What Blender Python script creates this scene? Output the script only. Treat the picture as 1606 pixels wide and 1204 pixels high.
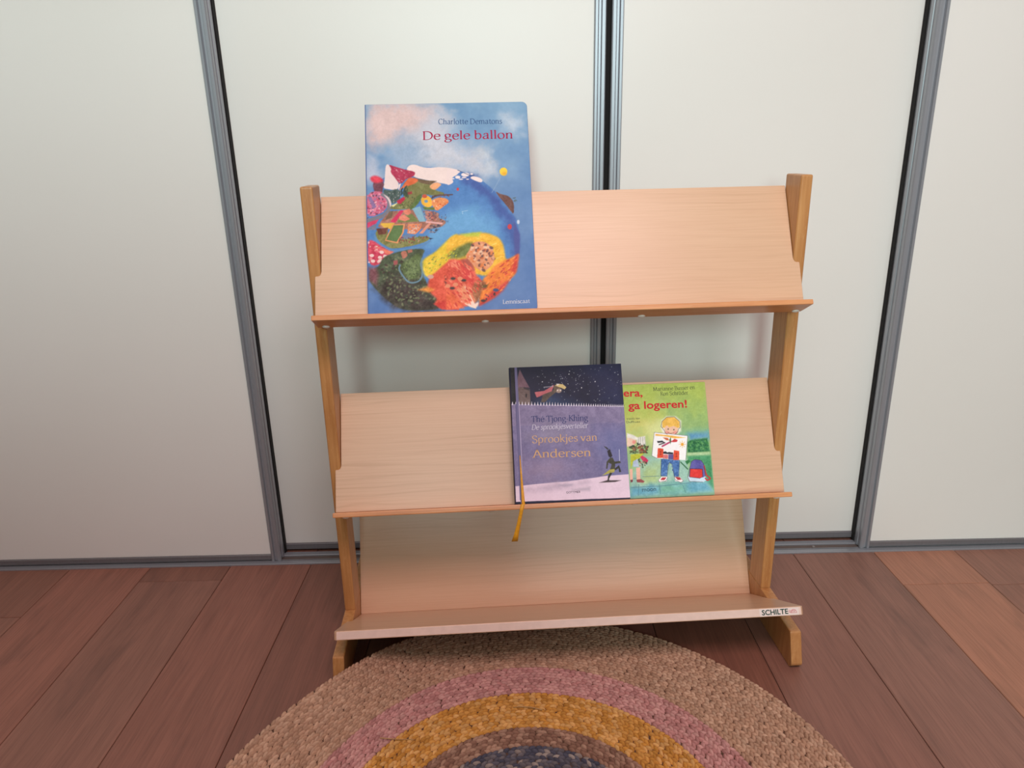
import bpy, bmesh, math, random
import numpy as np
from mathutils import Vector, Matrix

for o in list(bpy.data.objects): bpy.data.objects.remove(o, do_unlink=True)
scene = bpy.context.scene
COL = scene.collection

# ------------------------------------------------------------------ camera
cam_d = bpy.data.cameras.new('camera')
cam = bpy.data.objects.new('camera', cam_d); COL.objects.link(cam)
cam_d.sensor_fit = 'HORIZONTAL'; cam_d.sensor_width = 36.0
cam_d.lens = 1134.9 / 1606 * 36.0
cam_d.clip_start = 0.02
cr = Vector((0.99976006, -0.00673635, -0.0208433)); cu = Vector((0.02190476, 0.3097107, 0.95057849)); cf = Vector((-0.00005197, 0.95080698, -0.30978394))
cam.matrix_world = Matrix(((cr.x, cu.x, -cf.x, 0.0), (cr.y, cu.y, -cf.y, -1.464115), (cr.z, cu.z, -cf.z, 0.89273), (0, 0, 0, 1)))
scene.camera = cam

# ------------------------------------------------------------------ world, daylight, exposure
world = bpy.data.worlds.new('world'); scene.world = world; world.use_nodes = True
world.node_tree.nodes['Background'].inputs[0].default_value = (0.75, 0.85, 1.0, 1)
world.node_tree.nodes['Background'].inputs[1].default_value = 0.6
scene.view_settings.view_transform = 'Standard'
scene.view_settings.look = 'None'
scene.view_settings.gamma = 1.0
scene.view_settings.use_curve_mapping = False
scene.view_settings.exposure = 0.0

def area(name, loc, rot, sx, sy, power, col):
    d = bpy.data.lights.new(name, 'AREA'); d.shape = 'RECTANGLE'; d.size = sx; d.size_y = sy
    d.energy = power; d.color = col
    o = bpy.data.objects.new(name, d); COL.objects.link(o)
    o.location = loc; o.rotation_euler = rot
    return o
R90 = math.pi / 2
# daylight entering through the tall garden window behind the photographer
area('garden_window_daylight', (-0.22, -3.72, 1.52), (R90, 0, 0), 0.46, 1.05, 66, (0.74, 1.0, 0.94))
# paler sky light from a second window to the right of it
area('sky_window_daylight', (1.05, -3.72, 1.72), (R90, 0, 0), 1.0, 0.9, 14, (0.78, 0.98, 1.0))
# warm overhead fill light; the roof window around it is made up
area('overhead_fill', (0.25, -1.9, 2.44), (0, 0, 0), 1.3, 0.8, 41, (1.0, 0.69, 0.70))

# ------------------------------------------------------------------ helpers
def lin(c):
    c = np.asarray(c, float) / 255.0
    return np.where(c <= 0.04045, c / 12.92, ((c + 0.055) / 1.055) ** 2.4)
def L4(c):
    r = lin(c); return (float(r[0]), float(r[1]), float(r[2]), 1.0)

class NT:
    def __init__(s, name, rough=0.5, metal=0.0, spec=0.5):
        s.m = bpy.data.materials.new(name); s.m.use_nodes = True
        s.t = s.m.node_tree; s.b = s.t.nodes['Principled BSDF']
        s.b.inputs['Roughness'].default_value = rough; s.b.inputs['Metallic'].default_value = metal
        s.b.inputs['Specular IOR Level'].default_value = spec
    def n(s, typ, **kw):
        nd = s.t.nodes.new(typ)
        for k, v in kw.items(): setattr(nd, k, v)
        return nd
    def l(s, a, b): s.t.links.new(a, b)
    def coord(s, scale=(1, 1, 1), kind='Object', rot=(0, 0, 0)):
        tc = s.n('ShaderNodeTexCoord'); mp = s.n('ShaderNodeMapping')
        mp.inputs['Scale'].default_value = scale; mp.inputs['Rotation'].default_value = rot
        s.l(tc.outputs[kind], mp.inputs['Vector']); return mp.outputs['Vector']
    def noise(s, vec, scale, detail=3, rough=0.55, dist=0.0):
        nd = s.n('ShaderNodeTexNoise'); nd.inputs['Scale'].default_value = scale
        nd.inputs['Detail'].default_value = detail; nd.inputs['Roughness'].default_value = rough
        nd.inputs['Distortion'].default_value = dist
        if vec is not None: s.l(vec, nd.inputs['Vector'])
        return nd.outputs['Fac']
    def ramp(s, fac, stops):
        r = s.n('ShaderNodeValToRGB'); e = r.color_ramp.elements
        while len(e) < len(stops): e.new(0.5)
        for i, (p, c) in enumerate(stops): e[i].position = p; e[i].color = c
        s.l(fac, r.inputs['Fac']); return r.outputs['Color']
    def mix(s, fac, a, b, mode='MIX'):
        m = s.n('ShaderNodeMix', data_type='RGBA', blend_type=mode)
        for sock, v in ((m.inputs[0], fac), (m.inputs[6], a), (m.inputs[7], b)):
            if hasattr(v, 'links') or isinstance(v, bpy.types.NodeSocket): s.l(v, sock)
            else: sock.default_value = v
        return m.outputs[2]
    def bump(s, h, strength=0.1, dist=0.001):
        b = s.n('ShaderNodeBump'); b.inputs['Strength'].default_value = strength; b.inputs['Distance'].default_value = dist
        s.l(h, b.inputs['Height']); s.l(b.outputs['Normal'], s.b.inputs['Normal'])
    def col(s, c):
        if isinstance(c, bpy.types.NodeSocket): s.l(c, s.b.inputs['Base Color'])
        else: s.b.inputs['Base Color'].default_value = c

def plain(name, c, rough=0.5, metal=0.0, var=0.06, scale=40):
    k = NT(name, rough, metal); f = k.noise(k.coord(), scale, 3)
    a = tuple(min(1, x * (1 - var)) for x in L4(c)[:3]) + (1,); b = tuple(min(1, x * (1 + var)) for x in L4(c)[:3]) + (1,)
    k.col(k.ramp(f, [(0.3, a), (0.7, b)])); return k.m

def mat_door():
    k = NT('white_lacquer', 0.42); v = k.coord()
    f = k.noise(v, 1.3, 2)
    base = k.ramp(f, [(0.3, L4((225, 223, 219))), (0.7, L4((230, 228, 225)))])
    sp = k.noise(v, 55, 2, 0.5)
    k.col(k.mix(k.ramp(sp, [(0.0, (0, 0, 0, 1)), (0.24, (0, 0, 0, 1))]), base, base))
    k.bump(k.noise(v, 260, 2), 0.10, 0.0006); return k.m
def mat_maple():
    k = NT('pale_maple', 0.30)
    w = k.noise(k.coord((1.1, 5, 5)), 2.2, 3, 0.5)
    def wave(sc, dist, dsc, vec, lo):
        wv = k.n('ShaderNodeTexWave', wave_type='BANDS', bands_direction='Z', wave_profile='SIN')
        wv.inputs['Scale'].default_value = sc; wv.inputs['Distortion'].default_value = dist
        wv.inputs['Detail'].default_value = 2.0; wv.inputs['Detail Scale'].default_value = dsc
        k.l(k.coord(vec), wv.inputs['Vector'])
        return k.ramp(wv.outputs['Fac'], [(0.0, (lo, lo, lo, 1)), (0.16, (0.0, 0.0, 0.0, 1)), (1.0, (0, 0, 0, 1))])
    l1 = wave(13, 9.0, 0.9, (0.30, 1.6, 1.6), 0.22); l2 = wave(34, 5.0, 0.7, (0.25, 1.6, 1.6), 0.20)
    gate = k.ramp(k.noise(k.coord((1.5, 6, 6)), 1.6, 2), [(0.40, (0.15, 0.15, 0.15, 1)), (0.62, (1, 1, 1, 1))])
    fine = k.noise(k.coord((3, 150, 150)), 3.0, 3, 0.6)
    c = k.ramp(w, [(0.3, L4((210, 170, 140))), (0.7, L4((215, 178, 148)))])
    c = k.mix(k.ramp(fine, [(0.38, (0.35, 0.35, 0.35, 1)), (0.62, (0, 0, 0, 1))]), c, L4((201, 159, 128)))
    c = k.mix(k.mix(1.0, l1, gate, 'MULTIPLY'), c, L4((170, 124, 94)))
    c = k.mix(k.mix(1.0, l2, gate, 'MULTIPLY'), c, L4((180, 134, 102)))
    k.col(c); k.bump(fine, 0.04, 0.0004); return k.m
def mat_beech(name, horiz, c0, c1):
    k = NT(name, 0.36)
    sc = (4, 90, 90) if horiz else (90, 90, 4)
    fl = (40, 420, 420) if horiz else (420, 420, 40)
    f = k.noise(k.coord(sc), 2.0, 3); g = k.noise(k.coord(fl), 1.6, 2); d = k.noise(k.coord(), 9.0, 3)
    c = k.ramp(f, [(0.3, L4(c0)), (0.7, L4(c1))])
    c = k.mix(k.ramp(d, [(0.35, (0.35, 0.35, 0.35, 1)), (0.60, (0, 0, 0, 1))]), c, k.mix(1.0, c, (0.78, 0.72, 0.66, 1), 'MULTIPLY'))
    c = k.mix(k.ramp(g, [(0.60, (0, 0, 0, 1)), (0.70, (0.35, 0.35, 0.35, 1))]), c, L4((214, 168, 118)))
    k.col(c); k.bump(f, 0.05, 0.0004); return k.m
def mat_plank():
    k = NT('oiled_oak', 0.5)
    oi = k.n('ShaderNodeObjectInfo')
    tc = k.n('ShaderNodeTexCoord'); ad = k.n('ShaderNodeVectorMath', operation='ADD')
    sc = k.n('ShaderNodeVectorMath', operation='SCALE'); sc.inputs['Scale'].default_value = 17.0
    cb = k.n('ShaderNodeCombineXYZ')
    for i in range(3): k.l(oi.outputs['Random'], cb.inputs[i])
    k.l(cb.outputs[0], sc.inputs[0]); k.l(tc.outputs['Object'], ad.inputs[0]); k.l(sc.outputs[0], ad.inputs[1])
    def mp(s):
        m = k.n('ShaderNodeMapping'); m.inputs['Scale'].default_value = s; k.l(ad.outputs[0], m.inputs['Vector']); return m.outputs['Vector']
    g1 = k.noise(mp((26, 1.6, 26)), 2.0, 4, 0.6, 0.6)
    g2 = k.noise(mp((190, 5, 190)), 2.0, 3, 0.6)
    blot = k.noise(mp((9, 2.6, 9)), 1.4, 3, 0.6, 1.0)
    c = k.mix(g1, (0.66, 0.66, 0.66, 1), (1.30, 1.28, 1.25, 1))
    c = k.mix(1.0, oi.outputs['Color'], c, 'MULTIPLY')
    c2 = k.mix(k.ramp(g2, [(0.36, (0.5, 0.5, 0.5, 1)), (0.58, (0, 0, 0, 1))]), c, k.mix(1.0, c, (0.66, 0.64, 0.62, 1), 'MULTIPLY'))
    c3 = k.mix(k.ramp(blot, [(0.30, (0.6, 0.6, 0.6, 1)), (0.44, (0, 0, 0, 1))]), c2, k.mix(1.0, c2, (0.68, 0.70, 0.72, 1), 'MULTIPLY'))
    k.col(c3); k.bump(g2, 0.12, 0.0006); return k.m
def mat_alu(name, c, rough=0.34):
    k = NT(name, rough, 0.45); f = k.noise(k.coord((200, 200, 1.5)), 2, 2)
    a = L4(c); k.col(k.ramp(f, [(0.3, tuple(x * .92 for x in a[:3]) + (1,)), (0.7, a)])); return k.m
def mat_attr(name, rough=0.35, grain=0.0, spec=0.5):
    k = NT(name, rough, 0.0, spec); at = k.n('ShaderNodeAttribute', attribute_name='print_colour')
    k.col(at.outputs['Color'])
    if grain: k.bump(k.noise(k.coord(), 900, 3, 0.6), grain, 0.001)
    return k.m

M = dict(door=mat_door(), maple=mat_maple(), beech_v=mat_beech('beech_upright', False, (176, 120, 70), (198, 146, 92)), beech_h=mat_beech('beech_ledge', True, (198, 130, 82), (220, 156, 106)),
         plank=mat_plank(), alu=mat_alu('brushed_aluminium', (158, 162, 170)), alu_d=mat_alu('dull_aluminium', (128, 126, 130), 0.45),
         black=plain('black_brush_seal', (14, 12, 13), 0.9), wall=plain('warm_plaster', (150, 130, 124), 0.9, 0, 0.03, 6),
         ceil=plain('white_ceiling_paint', (228, 224, 218), 0.9, 0, 0.02, 6), cap=plain('white_plastic', (226, 220, 212), 0.4),
         page=plain('paper_edges', (226, 218, 204), 0.8), label=plain('glossy_label', (230, 212, 206), 0.3, 0, 0.02),
         chanel=plain('track_channel', (96, 84, 80), 0.6), frame=plain('window_frame_paint', (230, 228, 224), 0.5, 0, 0.02),
         ribbon=plain('yellow_satin', (226, 160, 36), 0.45, 0, 0.15, 300), screw=mat_alu('steel_screw', (150, 146, 144), 0.3),
         straw=plain('dry_straw', (190, 150, 100), 0.6), fabric=plain('grey_upholstery', (70, 62, 60), 0.9, 0, 0.1, 200))
def ink(c):
    m = plain('printed_ink', c, 0.45, 0, 0.02); m.node_tree.nodes['Principled BSDF'].inputs['Specular IOR Level'].default_value = 0.2; return m

def link(name, me, mat, parent=None, smooth=False):
    o = bpy.data.objects.new(name, me); COL.objects.link(o)
    if mat is not None and not me.materials: me.materials.append(mat)
    if parent is not None: o.parent = parent
    if smooth: me.polygons.foreach_set('use_smooth', np.ones(len(me.polygons), bool))
    return o
def tag(o, label=None, cat=None, group=None, kind=None):
    for k, v in (('label', label), ('category', cat), ('group', group), ('kind', kind)):
        if v: o[k] = v
    return o
def empty(name, loc, rot=(0, 0, 0)):
    o = bpy.data.objects.new(name, None); COL.objects.link(o); o.location = loc; o.rotation_euler = rot
    o.empty_display_size = 0.05; return o
def bm_mesh(bm, name, bevel=0.0, seg=2):
    bmesh.ops.recalc_face_normals(bm, faces=bm.faces)
    if bevel:
        ed = [e for e in bm.edges if len(e.link_faces) == 2 and e.calc_face_angle(0) > 0.5]
        bmesh.ops.bevel(bm, geom=ed, offset=bevel, segments=seg, profile=0.6, affect='EDGES', clamp_overlap=True)
    me = bpy.data.meshes.new(name); bm.to_mesh(me); bm.free(); return me
def box_bm(x0, x1, y0, y1, z0, z1, bm=None):
    bm = bm or bmesh.new()
    v = [bm.verts.new(p) for p in ((x0, y0, z0), (x1, y0, z0), (x1, y1, z0), (x0, y1, z0), (x0, y0, z1), (x1, y0, z1), (x1, y1, z1), (x0, y1, z1))]
    for f in ((0, 3, 2, 1), (4, 5, 6, 7), (0, 1, 5, 4), (1, 2, 6, 5), (2, 3, 7, 6), (3, 0, 4, 7)): bm.faces.new([v[i] for i in f])
    return bm
def box(name, b, mat, parent=None, bevel=0.0, seg=2):
    return link(name, bm_mesh(box_bm(*b), name, bevel, seg), mat, parent)
def prism_bm(poly, f0, f1):
    """poly: 2-D outline; f0/f1 turn an outline point into the two 3-D end points"""
    bm = bmesh.new()
    a = [bm.verts.new(f0(*p)) for p in poly]; b = [bm.verts.new(f1(*p)) for p in poly]
    bm.faces.new(a); bm.faces.new(b[::-1]); n = len(poly)
    for i in range(n): bm.faces.new((a[i], a[(i + 1) % n], b[(i + 1) % n], b[i]))
    return bm

# ------------------------------------------------------------------ room shell
XL, XR, YB, ZC = -2.3, 2.3, -3.8, 2.5
floor = box('floor', (XL, XR, YB, 0.12, -0.06, -0.012), plain('subfloor', (60, 44, 38), 0.9)); tag(floor, kind='structure')
rnd = random.Random(5)
PW = 0.18333; PX0 = -0.4675
shade = {-4: (112, 82, 70), -3: (122, 88, 76), -2: (108, 79, 68), -1: (116, 84, 73), 0: (110, 81, 71), 6: (116, 90, 80), 7: (136, 102, 84), 8: (116, 88, 76), 5: (112, 84, 74)}
joint = {-2: [-0.075], 7: [-0.148], 8: [-0.155], -4: [-0.195], -3: [-1.1], 6: [-1.3], 0: [-0.98], 2: [-1.45], 4: [-1.2]}
for k in range(-10, 16):
    xa = PX0 + PW * (k - 0); xb = xa + PW
    if xa < XL or xb > XR: continue
    ys = [0.10] + joint.get(k, [-0.9 - rnd.random() * 0.9]) + [YB + 0.02]
    for i in range(len(ys) - 1):
        base = shade.get(k, (112 + rnd.randint(-7, 7), 82 + rnd.randint(-5, 5), 72 + rnd.randint(-5, 5)))
        j = rnd.randint(-4, 4) + (8 if i else 0) * (1 if k in (-2, -4) else 0)
        cx, cy = (xa + xb) / 2, (ys[i] + ys[i + 1]) / 2
        hw = PW / 2 - 0.0006; hl = (ys[i] - ys[i + 1]) / 2 - 0.0006
        o = link('plank', bm_mesh(box_bm(-hw, hw, -hl, hl, -0.011, 0.0), 'plank', 0.0010, 1), M['plank'], floor)
        o.location = (cx, cy, 0); o.color = L4(tuple(min(255, max(0, b * q + j)) for b, q in zip(base, (1.23, 1.14, 1.12))))
tag(box('ceiling', (XL, XR, YB, 0.2, ZC, ZC + 0.05), M['ceil']), kind='structure')
tag(box('wall_left', (XL - 0.05, XL, YB, 0.2, -0.06, ZC), M['wall']), kind='structure')
tag(box('wall_right', (XR, XR + 0.05, YB, 0.2, -0.06, ZC), M['wall']), kind='structure')
tag(box('wall_front', (XL, XR, 0.12, 0.18, -0.06, ZC), M['wall']), kind='structure')
tag(box('wall_back', (XL, XR, YB - 0.06, YB, -0.06, ZC), M['wall']), kind='structure')
def window(name, cx, cz, w, h):
    e = empty(name, (cx, YB, cz - h / 2)); tag(e, kind='structure')
    for b in ((-w / 2 - .06, -w / 2, 0, .05, -.06, h + .06), (w / 2, w / 2 + .06, 0, .05, -.06, h + .06), (-w / 2, w / 2, 0, .05, -.06, 0), (-w / 2, w / 2, 0, .05, h, h + .06)):
        box('frame_bar', b, M['frame'], e, 0.004, 1)
    box('pane', (-w / 2, w / 2, 0.012, 0.02, 0, h), plain('window_glass', (200, 214, 214), 0.1), e)
window('window_1', -0.22, 1.52, 0.50, 1.09)
window('window_2', 1.05, 1.72, 1.04, 0.94)
rw = empty('fill_light_frame', (0.25, -1.9, ZC)); tag(rw, kind='structure')  # made-up roof window that frames the overhead fill light
for b in ((-.71, -.65, -.46, .46, -.05, 0), (.65, .71, -.46, .46, -.05, 0), (-.65, .65, -.46, -.40, -.05, 0), (-.65, .65, .40, .46, -.05, 0)):
    box('frame_bar', b, M['frame'], rw, 0.004, 1)
box('pane', (-.65, .65, -.40, .40, -0.02, -0.012), plain('fill_light_pane', (220, 206, 204), 0.2), rw)

# ------------------------------------------------------------------ sliding cupboard doors and their track
STILE = [(0, .004), (0, -.006), (.0018, -.008), (.0062, -.008), (.0085, -.0035), (.0125, -.0035), (.0145, -.008), (.0200, -.008), (.022, -.006), (.022, .000),
         (.0202, .001), (.0202, .008), (.022, .009), (.022, .018), (.0202, .019), (.0202, .028), (.004, .028)]
def stile(parent, x, y, mirror, z0=0.004, z1=2.35):
    s = -1 if mirror else 1
    pl = [(x + s * a, y + b) for a, b in STILE]
    link('stile', bm_mesh(prism_bm(pl, lambda a, b: (a, b, z0), lambda a, b: (a, b, z1)), 'stile'), M['alu'], parent)
def door(name, xa, xb, y, left=None, right=None, rail=(0.005, 0.018)):
    e = empty(name, ((xa + xb) / 2, y, 0)); tag(e, kind='structure')
    cx = (xa + xb) / 2
    box('door_panel', (xa - cx, xb - cx, 0.0, 0.010, rail[1], 2.34), M['door'], e, 0.0006, 1)
    box('bottom_rail', (xa - cx, xb - cx, -0.004, 0.012, rail[0], rail[1]), M['alu_d'], e, 0.001, 1)
    if left is not None: stile(e, left - cx, 0.0, True)
    if right is not None: stile(e, right - cx, 0.0, False)
    return e
YF, YR = -0.001, 0.040
d1 = door('door_1', XL + .01, -0.560, YF, right=-0.560)
d2 = door('door_2', -0.66, 0.170, YR, right=0.1695, rail=(0.007, 0.022))
d3 = door('door_3', 0.224, 0.90, YR, left=0.2245, rail=(0.007, 0.022))
d4 = door('door_4', 0.811, XR - .01, YF, left=0.811)
cx1 = d1.location.x; cx2 = d2.location.x; cx4 = d4.location.x
box('brush_seal', (-0.5405 - cx1, -0.5375 - cx1, 0.026, 0.039, 0.004, 2.34), M['black'], d1)
box('brush_seal', (0.7885 - cx4, 0.7915 - cx4, 0.026, 0.039, 0.004, 2.34), M['black'], d4)
box('brush_seal', (0.1905 - cx2, 0.2035 - cx2, 0.004, 0.020, 0.007, 2.34), M['black'], d2)
tr = empty('trim_1', (0, 0, 0)); tag(tr, kind='structure')
box('track_edge', (XL, XR, -0.019, -0.006, -0.004, 0.0035), M['alu'], tr, 0.0008, 1)
box('track_lip', (XL, XR, -0.0022, -0.0008, -0.004, 0.0030), M['alu'], tr)
box('track_ridge', (XL, XR, 0.015, 0.030, -0.004, 0.0045), M['alu'], tr, 0.0008, 1)
box('track_channel', (XL, XR, -0.006, 0.05, -0.008, -0.003), M['chanel'], tr)
box('track_floor', (XL, XR, 0.000, 0.015, -0.004, 0.0010), M['chanel'], tr)
for sx in (0.69, -0.30):
    bm = bmesh.new(); bmesh.ops.create_uvsphere(bm, u_segments=12, v_segments=6, radius=0.0035)
    for v in bm.verts: v.co = Vector((v.co.x + sx, v.co.y + 0.008, max(0, v.co.z) * 0.6 + 0.001))
    link('track_screw', bm_mesh(bm, 'track_screw'), M['screw'], tr, True)

# ------------------------------------------------------------------ book rack
X0, Y0, PSI, V0 = 0.069453, 0.032049, 0.0522755, 0.27
def rack_world(u, v, w):
    c, s = math.cos(PSI), math.sin(PSI)
    return Vector((X0 + u * c + v * s, Y0 + u * s - v * c, w))
rack = empty('book_rack', rack_world(0, V0, 0), (0, 0, PSI))
tag(rack, 'three-tier slanted book rack of pale maple and orange beech standing before white sliding doors', 'book rack')
A = math.radians(27.0); SA, CA = math.sin(A), math.cos(A)
PV, PZ = 0.301, 0.706
TIER = {1: 0.0, 2: -0.3435}
def pl(tier, u, s, n):
    """panel frame -> rack local: u sideways, s up along the panel, n out of its face"""
    v = PV - SA * s + CA * n; z = PZ + TIER[tier] + CA * s + SA * n
    return (u, -(v - V0), z)
UO, UI, UW, UL = 0.4122, 0.3923, 0.4017, 0.400
for s in (-1, 1):
    lo, hi = sorted((s * UO, s * UI))
    # upright with softened top
    bm = box_bm(lo, hi, -(0.3 - V0), -(0.24 - V0), 0.0645, 0.842)
    link('side_post', bm_mesh(bm, 'side_post', 0.0036, 3), M['beech_v'], rack)
    foot = [(0.06, 0.004), (0.064, 0.0), (0.444, 0.0), (0.4525, 0.008), (0.4535, 0.012), (0.4360, 0.0665), (0.302, 0.0655), (0.23, 0.0645), (0.09, 0.060), (0.062, 0.045)]
    f = link('foot', bm_mesh(prism_bm(foot, lambda v, z: (lo, -(v - V0), z), lambda v, z: (hi, -(v - V0), z)), 'foot', 0.0022, 2), M['beech_v'], rack)
LIP_S, LIP_T, LIP_N, PT = -0.0794, 0.0085, 0.037, 0.011
for t in (1, 2):
    half = [(UW, -0.0065), (UW - 0.001, -0.005), (UI + 0.0045, -0.005), (UI + 0.0015, -0.0038), (UI, -0.0008), (UI - 0.0008, 0.003), (UI - 0.0008, 0.131)]
    poly = [(-UW, LIP_S), (UW, LIP_S)] + half + [(-u, s) for u, s in half[::-1]]
    link('back_panel', bm_mesh(prism_bm(poly, lambda u, s: pl(t, u, s, 0), lambda u, s: pl(t, u, s, -PT)), 'back_panel', 0.0006, 1), M['maple'], rack)
    poly = [(-PT - .001, LIP_S), (-PT - .001, LIP_S - LIP_T), (LIP_N, LIP_S - LIP_T), (LIP_N, LIP_S)]
    led = link('ledge', bm_mesh(prism_bm(poly, lambda n, s: pl(t, -UL, s - .0002, n), lambda n, s: pl(t, UL, s - .0002, n)), 'ledge', 0.0018, 2), M['beech_h'], rack)
    for u in (-0.385, -0.1285, 0.1285, 0.3875):
        bm = bmesh.new(); bmesh.ops.create_uvsphere(bm, u_segments=14, v_segments=8, radius=1.0)
        for v in bm.verts: v.co = Vector(pl(t, u + v.co.x * 0.0062, LIP_S - LIP_T - 0.0002 + min(0, v.co.z) * 0.0028, -0.004 + v.co.y * 0.0062))
        link('screw_cap', bm_mesh(bm, 'screw_cap'), M['cap'], led, True)
# lowest tier: panel between the posts and a deep trough shelf
A3 = math.radians(26.5); v3, z3 = 0.2545, 0.0235
def p3(u, s, n): return (u, -((v3 - math.sin(A3) * s + math.cos(A3) * n) - V0), z3 + math.cos(A3) * s + math.sin(A3) * n)
link('back_panel', bm_mesh(prism_bm([(-UI + .0005, 0), (UI - .0005, 0), (UI - .0005, 0.245), (-UI + .0005, 0.245)], lambda u, s: p3(u, s, 0), lambda u, s: p3(u, s, -PT)), 'back_panel', 0.0006, 1), M['maple'], rack)
A4 = math.atan2(0.133 - z3, 0.4545 - v3); D4 = math.hypot(0.133 - z3, 0.4545 - v3); T4 = 0.0148
def p4(u, d, h): return (u, -((v3 + math.cos(A4) * d - math.sin(A4) * h) - V0), z3 + math.sin(A4) * d + math.cos(A4) * h)
dn = (0.345 - v3) / math.cos(A4)
poly = [(-UI + .0005, -PT), (UI - .0005, -PT), (UI - .0005, dn), (UL, dn), (UL, D4 - .004), (UL - .004, D4), (-UL + .004, D4), (-UL, D4 - .004), (-UL, dn), (-UI + .0005, dn)]
shelf = link('bottom_shelf', bm_mesh(prism_bm(poly, lambda u, d: p4(u, d, 0), lambda u, d: p4(u, d, -T4)), 'bottom_shelf', 0.0012, 2), M['maple'], rack)

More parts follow.
